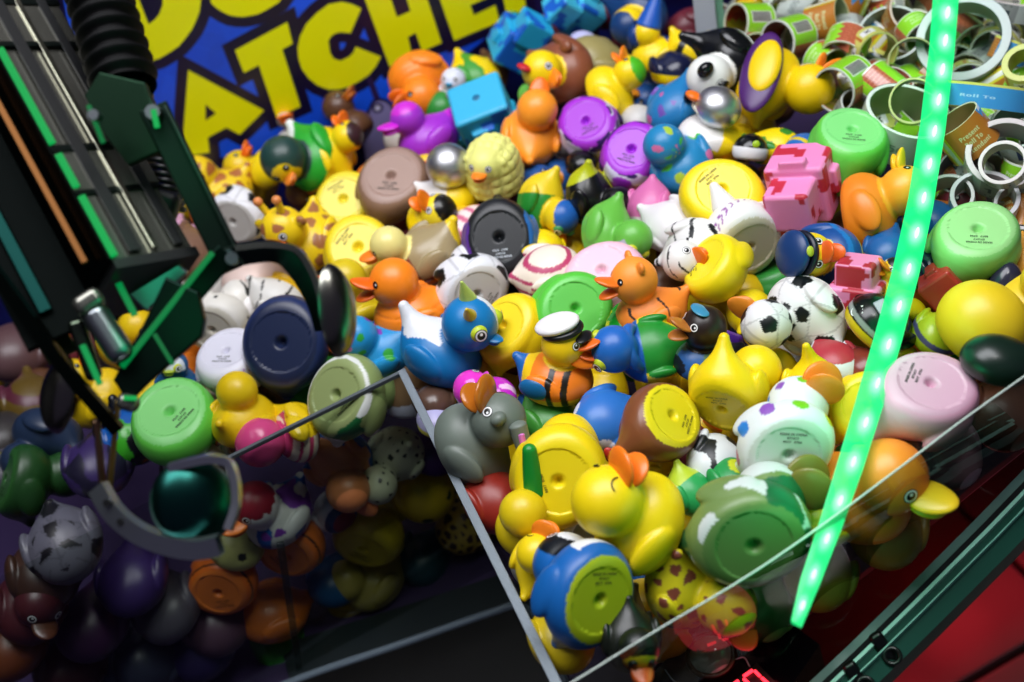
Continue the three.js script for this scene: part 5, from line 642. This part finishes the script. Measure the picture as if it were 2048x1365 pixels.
  bar('link', P(455, 505, .414), P(248, 742, .41), pxm(46, .41), .004, metal('#14221d', .4), g, null, .2); bar('reflection_streak', P(425, 505, .4095), P(243, 735, .4075), pxm(12, .41), .0012, glow('#00b45a', .38), g);  // glowing edge imitates a green highlight along the link
  plate('lower_plate', [[338, 560], [398, 588], [410, 640], [404, 672], [372, 700], [300, 762], [262, 800], [236, 760], [300, 640]], .412, .003, metal('#15231e', .42));
  bar('reflection_streak', P(308, 668, .4085), P(346, 730, .4085), pxm(9, .41), .001, glow('#00a050', .35), g); bar('brace', P(268, 600, .425), P(352, 520, .425), pxm(70, .42), .003, metal('#a8adb8', .35), g);  // green glint on the plate, a reflection made to glow
  bar('reflection_streak', P(236, 566, .408), P(270, 632, .408), pxm(13, .41), .001, glow('#00c060', .4), g);  // another reflected green streak, built as a glowing bar
  // bent strip fingers ending in spoons
  function strip(name, pts, z0, z1, wpx, th, mat, twist = 0) { const n = 40, cv = new THREE.CatmullRomCurve3(pts.map((p, i) => P(p[0], p[1], z0 + (z1 - z0) * i / (pts.length - 1)))), pos = [], ix = [], hw = pxm(wpx, (z0 + z1) / 2) / 2; for (let i = 0; i <= n; i++) { const t = i / n, p = cv.getPoint(t), d = cv.getTangent(t), a = V3().crossVectors(d, Fw).normalize(), w = a.clone().applyAxisAngle(d, twist), b = V3().crossVectors(d, w).normalize(); for (const [u, v] of [[-1, -1], [1, -1], [1, 1], [-1, 1]]) { const q = p.clone().addScaledVector(w, u * hw).addScaledVector(b, v * th / 2); pos.push(q.x, q.y, q.z); } } for (let i = 0; i < n; i++) for (let k = 0; k < 4; k++) { const A = i * 4 + k, B = i * 4 + (k + 1) % 4; ix.push(A, B, B + 4, A, B + 4, A + 4); } let ge = new THREE.BufferGeometry(); ge.setAttribute('position', new THREE.Float32BufferAttribute(pos, 3)); ge.setIndex(ix); ge = ge.toNonIndexed(); ge.computeVertexNormals(); return part(name, ge, mat, g); }
  function spoon(px, py, z, rx, ry, ang, tilt, mat) { const m = part('spoon', new THREE.SphereGeometry(1, 32, 20, 0, 6.2832, 0, 1.45), new THREE.MeshStandardMaterial({ color: mat.color, metalness: 1, roughness: mat.roughness, side: THREE.DoubleSide }), g); m.position.copy(P(px, py, z)); m.scale.set(pxm(rx, z), pxm((rx + ry) / 3.2, z), pxm(ry, z)); const f = toWorld(Math.sin(tilt), 0, Math.cos(tilt)), y = f.normalize(), x0 = toWorld(Math.cos(ang), Math.sin(ang), 0), x = x0.addScaledVector(y, -x0.dot(y)).normalize(); m.quaternion.setFromRotationMatrix(new THREE.Matrix4().makeBasis(x, y, V3().crossVectors(x, y))); return m; }
  strip('finger', [[448, 520], [500, 506], [560, 506], [604, 548], [636, 610], [650, 660]], .415, .43, 42, .0028, metal('#2c3634', .28), .5);
  strip('finger_edge', [[470, 496], [540, 490], [592, 500], [622, 540], [640, 590], [648, 640]], .412, .428, 12, .003, chrome, .1);
  spoon(664, 622, .43, 52, 96, .1, 1.1, chrome);
  strip('finger', [[-30, 520], [60, 640], [140, 750], [205, 826], [236, 862]], .40, .41, 26, .004, metal('#101613', .4), 0);
  bar('shaft', P(178, 612, .405), P(250, 722, .405), pxm(56, .405), .01, steel, g, null, .45); bar('shaft_collar', P(166, 590, .404), P(190, 622, .404), pxm(60, .404), .011, chrome, g, null, .4);
  spoon(128, 790, .43, 52, 84, -.3, -.7, chrome); bar('pivot', P(150, 640, .41), P(190, 760, .41), pxm(34, .41), .006, metal('#4a5446', .25), g); bar('reflection_streak', P(164, 690, .4045), P(200, 770, .4045), pxm(12, .41), .001, glow('#00c060', .5), g);  // the glowing bar is a reflected green streak on the pivot
  bar('knuckle', P(236, 800, .408), P(276, 812, .408), pxm(34, .41), .008, chrome, g, null, .45); bar('reflection_streak', P(246, 796, .4035), P(274, 797, .4035), pxm(9, .41), .001, greenGlint, g);  // the glowing bar imitates a green glint on the knuckle
  bar('finger_strap', P(192, 840, .41), P(206, 985, .415), pxm(15, .41), .003, metal('#9a7a5a', .3), g); bar('finger_strap', P(236, 800, .41), P(216, 1000, .415), pxm(12, .41), .003, metal('#b89a50', .3), g);  // brown and gold colours paint reflections in the chrome
  strip('hook', [[196, 975], [226, 1024], [270, 1062], [330, 1088], [390, 1098], [440, 1090]], .405, .395, 40, .004, metal('#b8c2c4', .34), .25);
  for (const [x, y] of [[214, 1006], [242, 1044]]) { const m = part('rivet_hole', new THREE.CylinderGeometry(pxm(8, .39), pxm(8, .39), .002, 16), blackm, g); m.position.copy(P(x, y, .4005)); m.quaternion.setFromUnitVectors(V3(0, 1, 0), Fw.clone().negate()); }
  spoon(386, 1004, .405, 84, 92, .5, .5, metal('#1c4a44', .3)); strip('hook_rim', [[338, 936], [380, 925], [425, 918], [456, 926], [470, 960], [472, 1010], [456, 1060]], .398, .395, 16, .003, metal('#cfd6d8', .3), .2);
  const lamp = new THREE.PointLight(new THREE.Color(.02, 1, .4), .0012, 0, 2); lamp.position.copy(P(330, 640, .385)); scene.add(lamp);  // added green light to tint the claw, no lamp sits here
  const lamp2 = new THREE.PointLight(new THREE.Color(.02, 1, .4), .0012, 0, 2); lamp2.position.copy(P(300, 260, .385)); scene.add(lamp2);  // second added green light, by the bracket
}
scene.add(camera);
renderer.render(scene, camera);
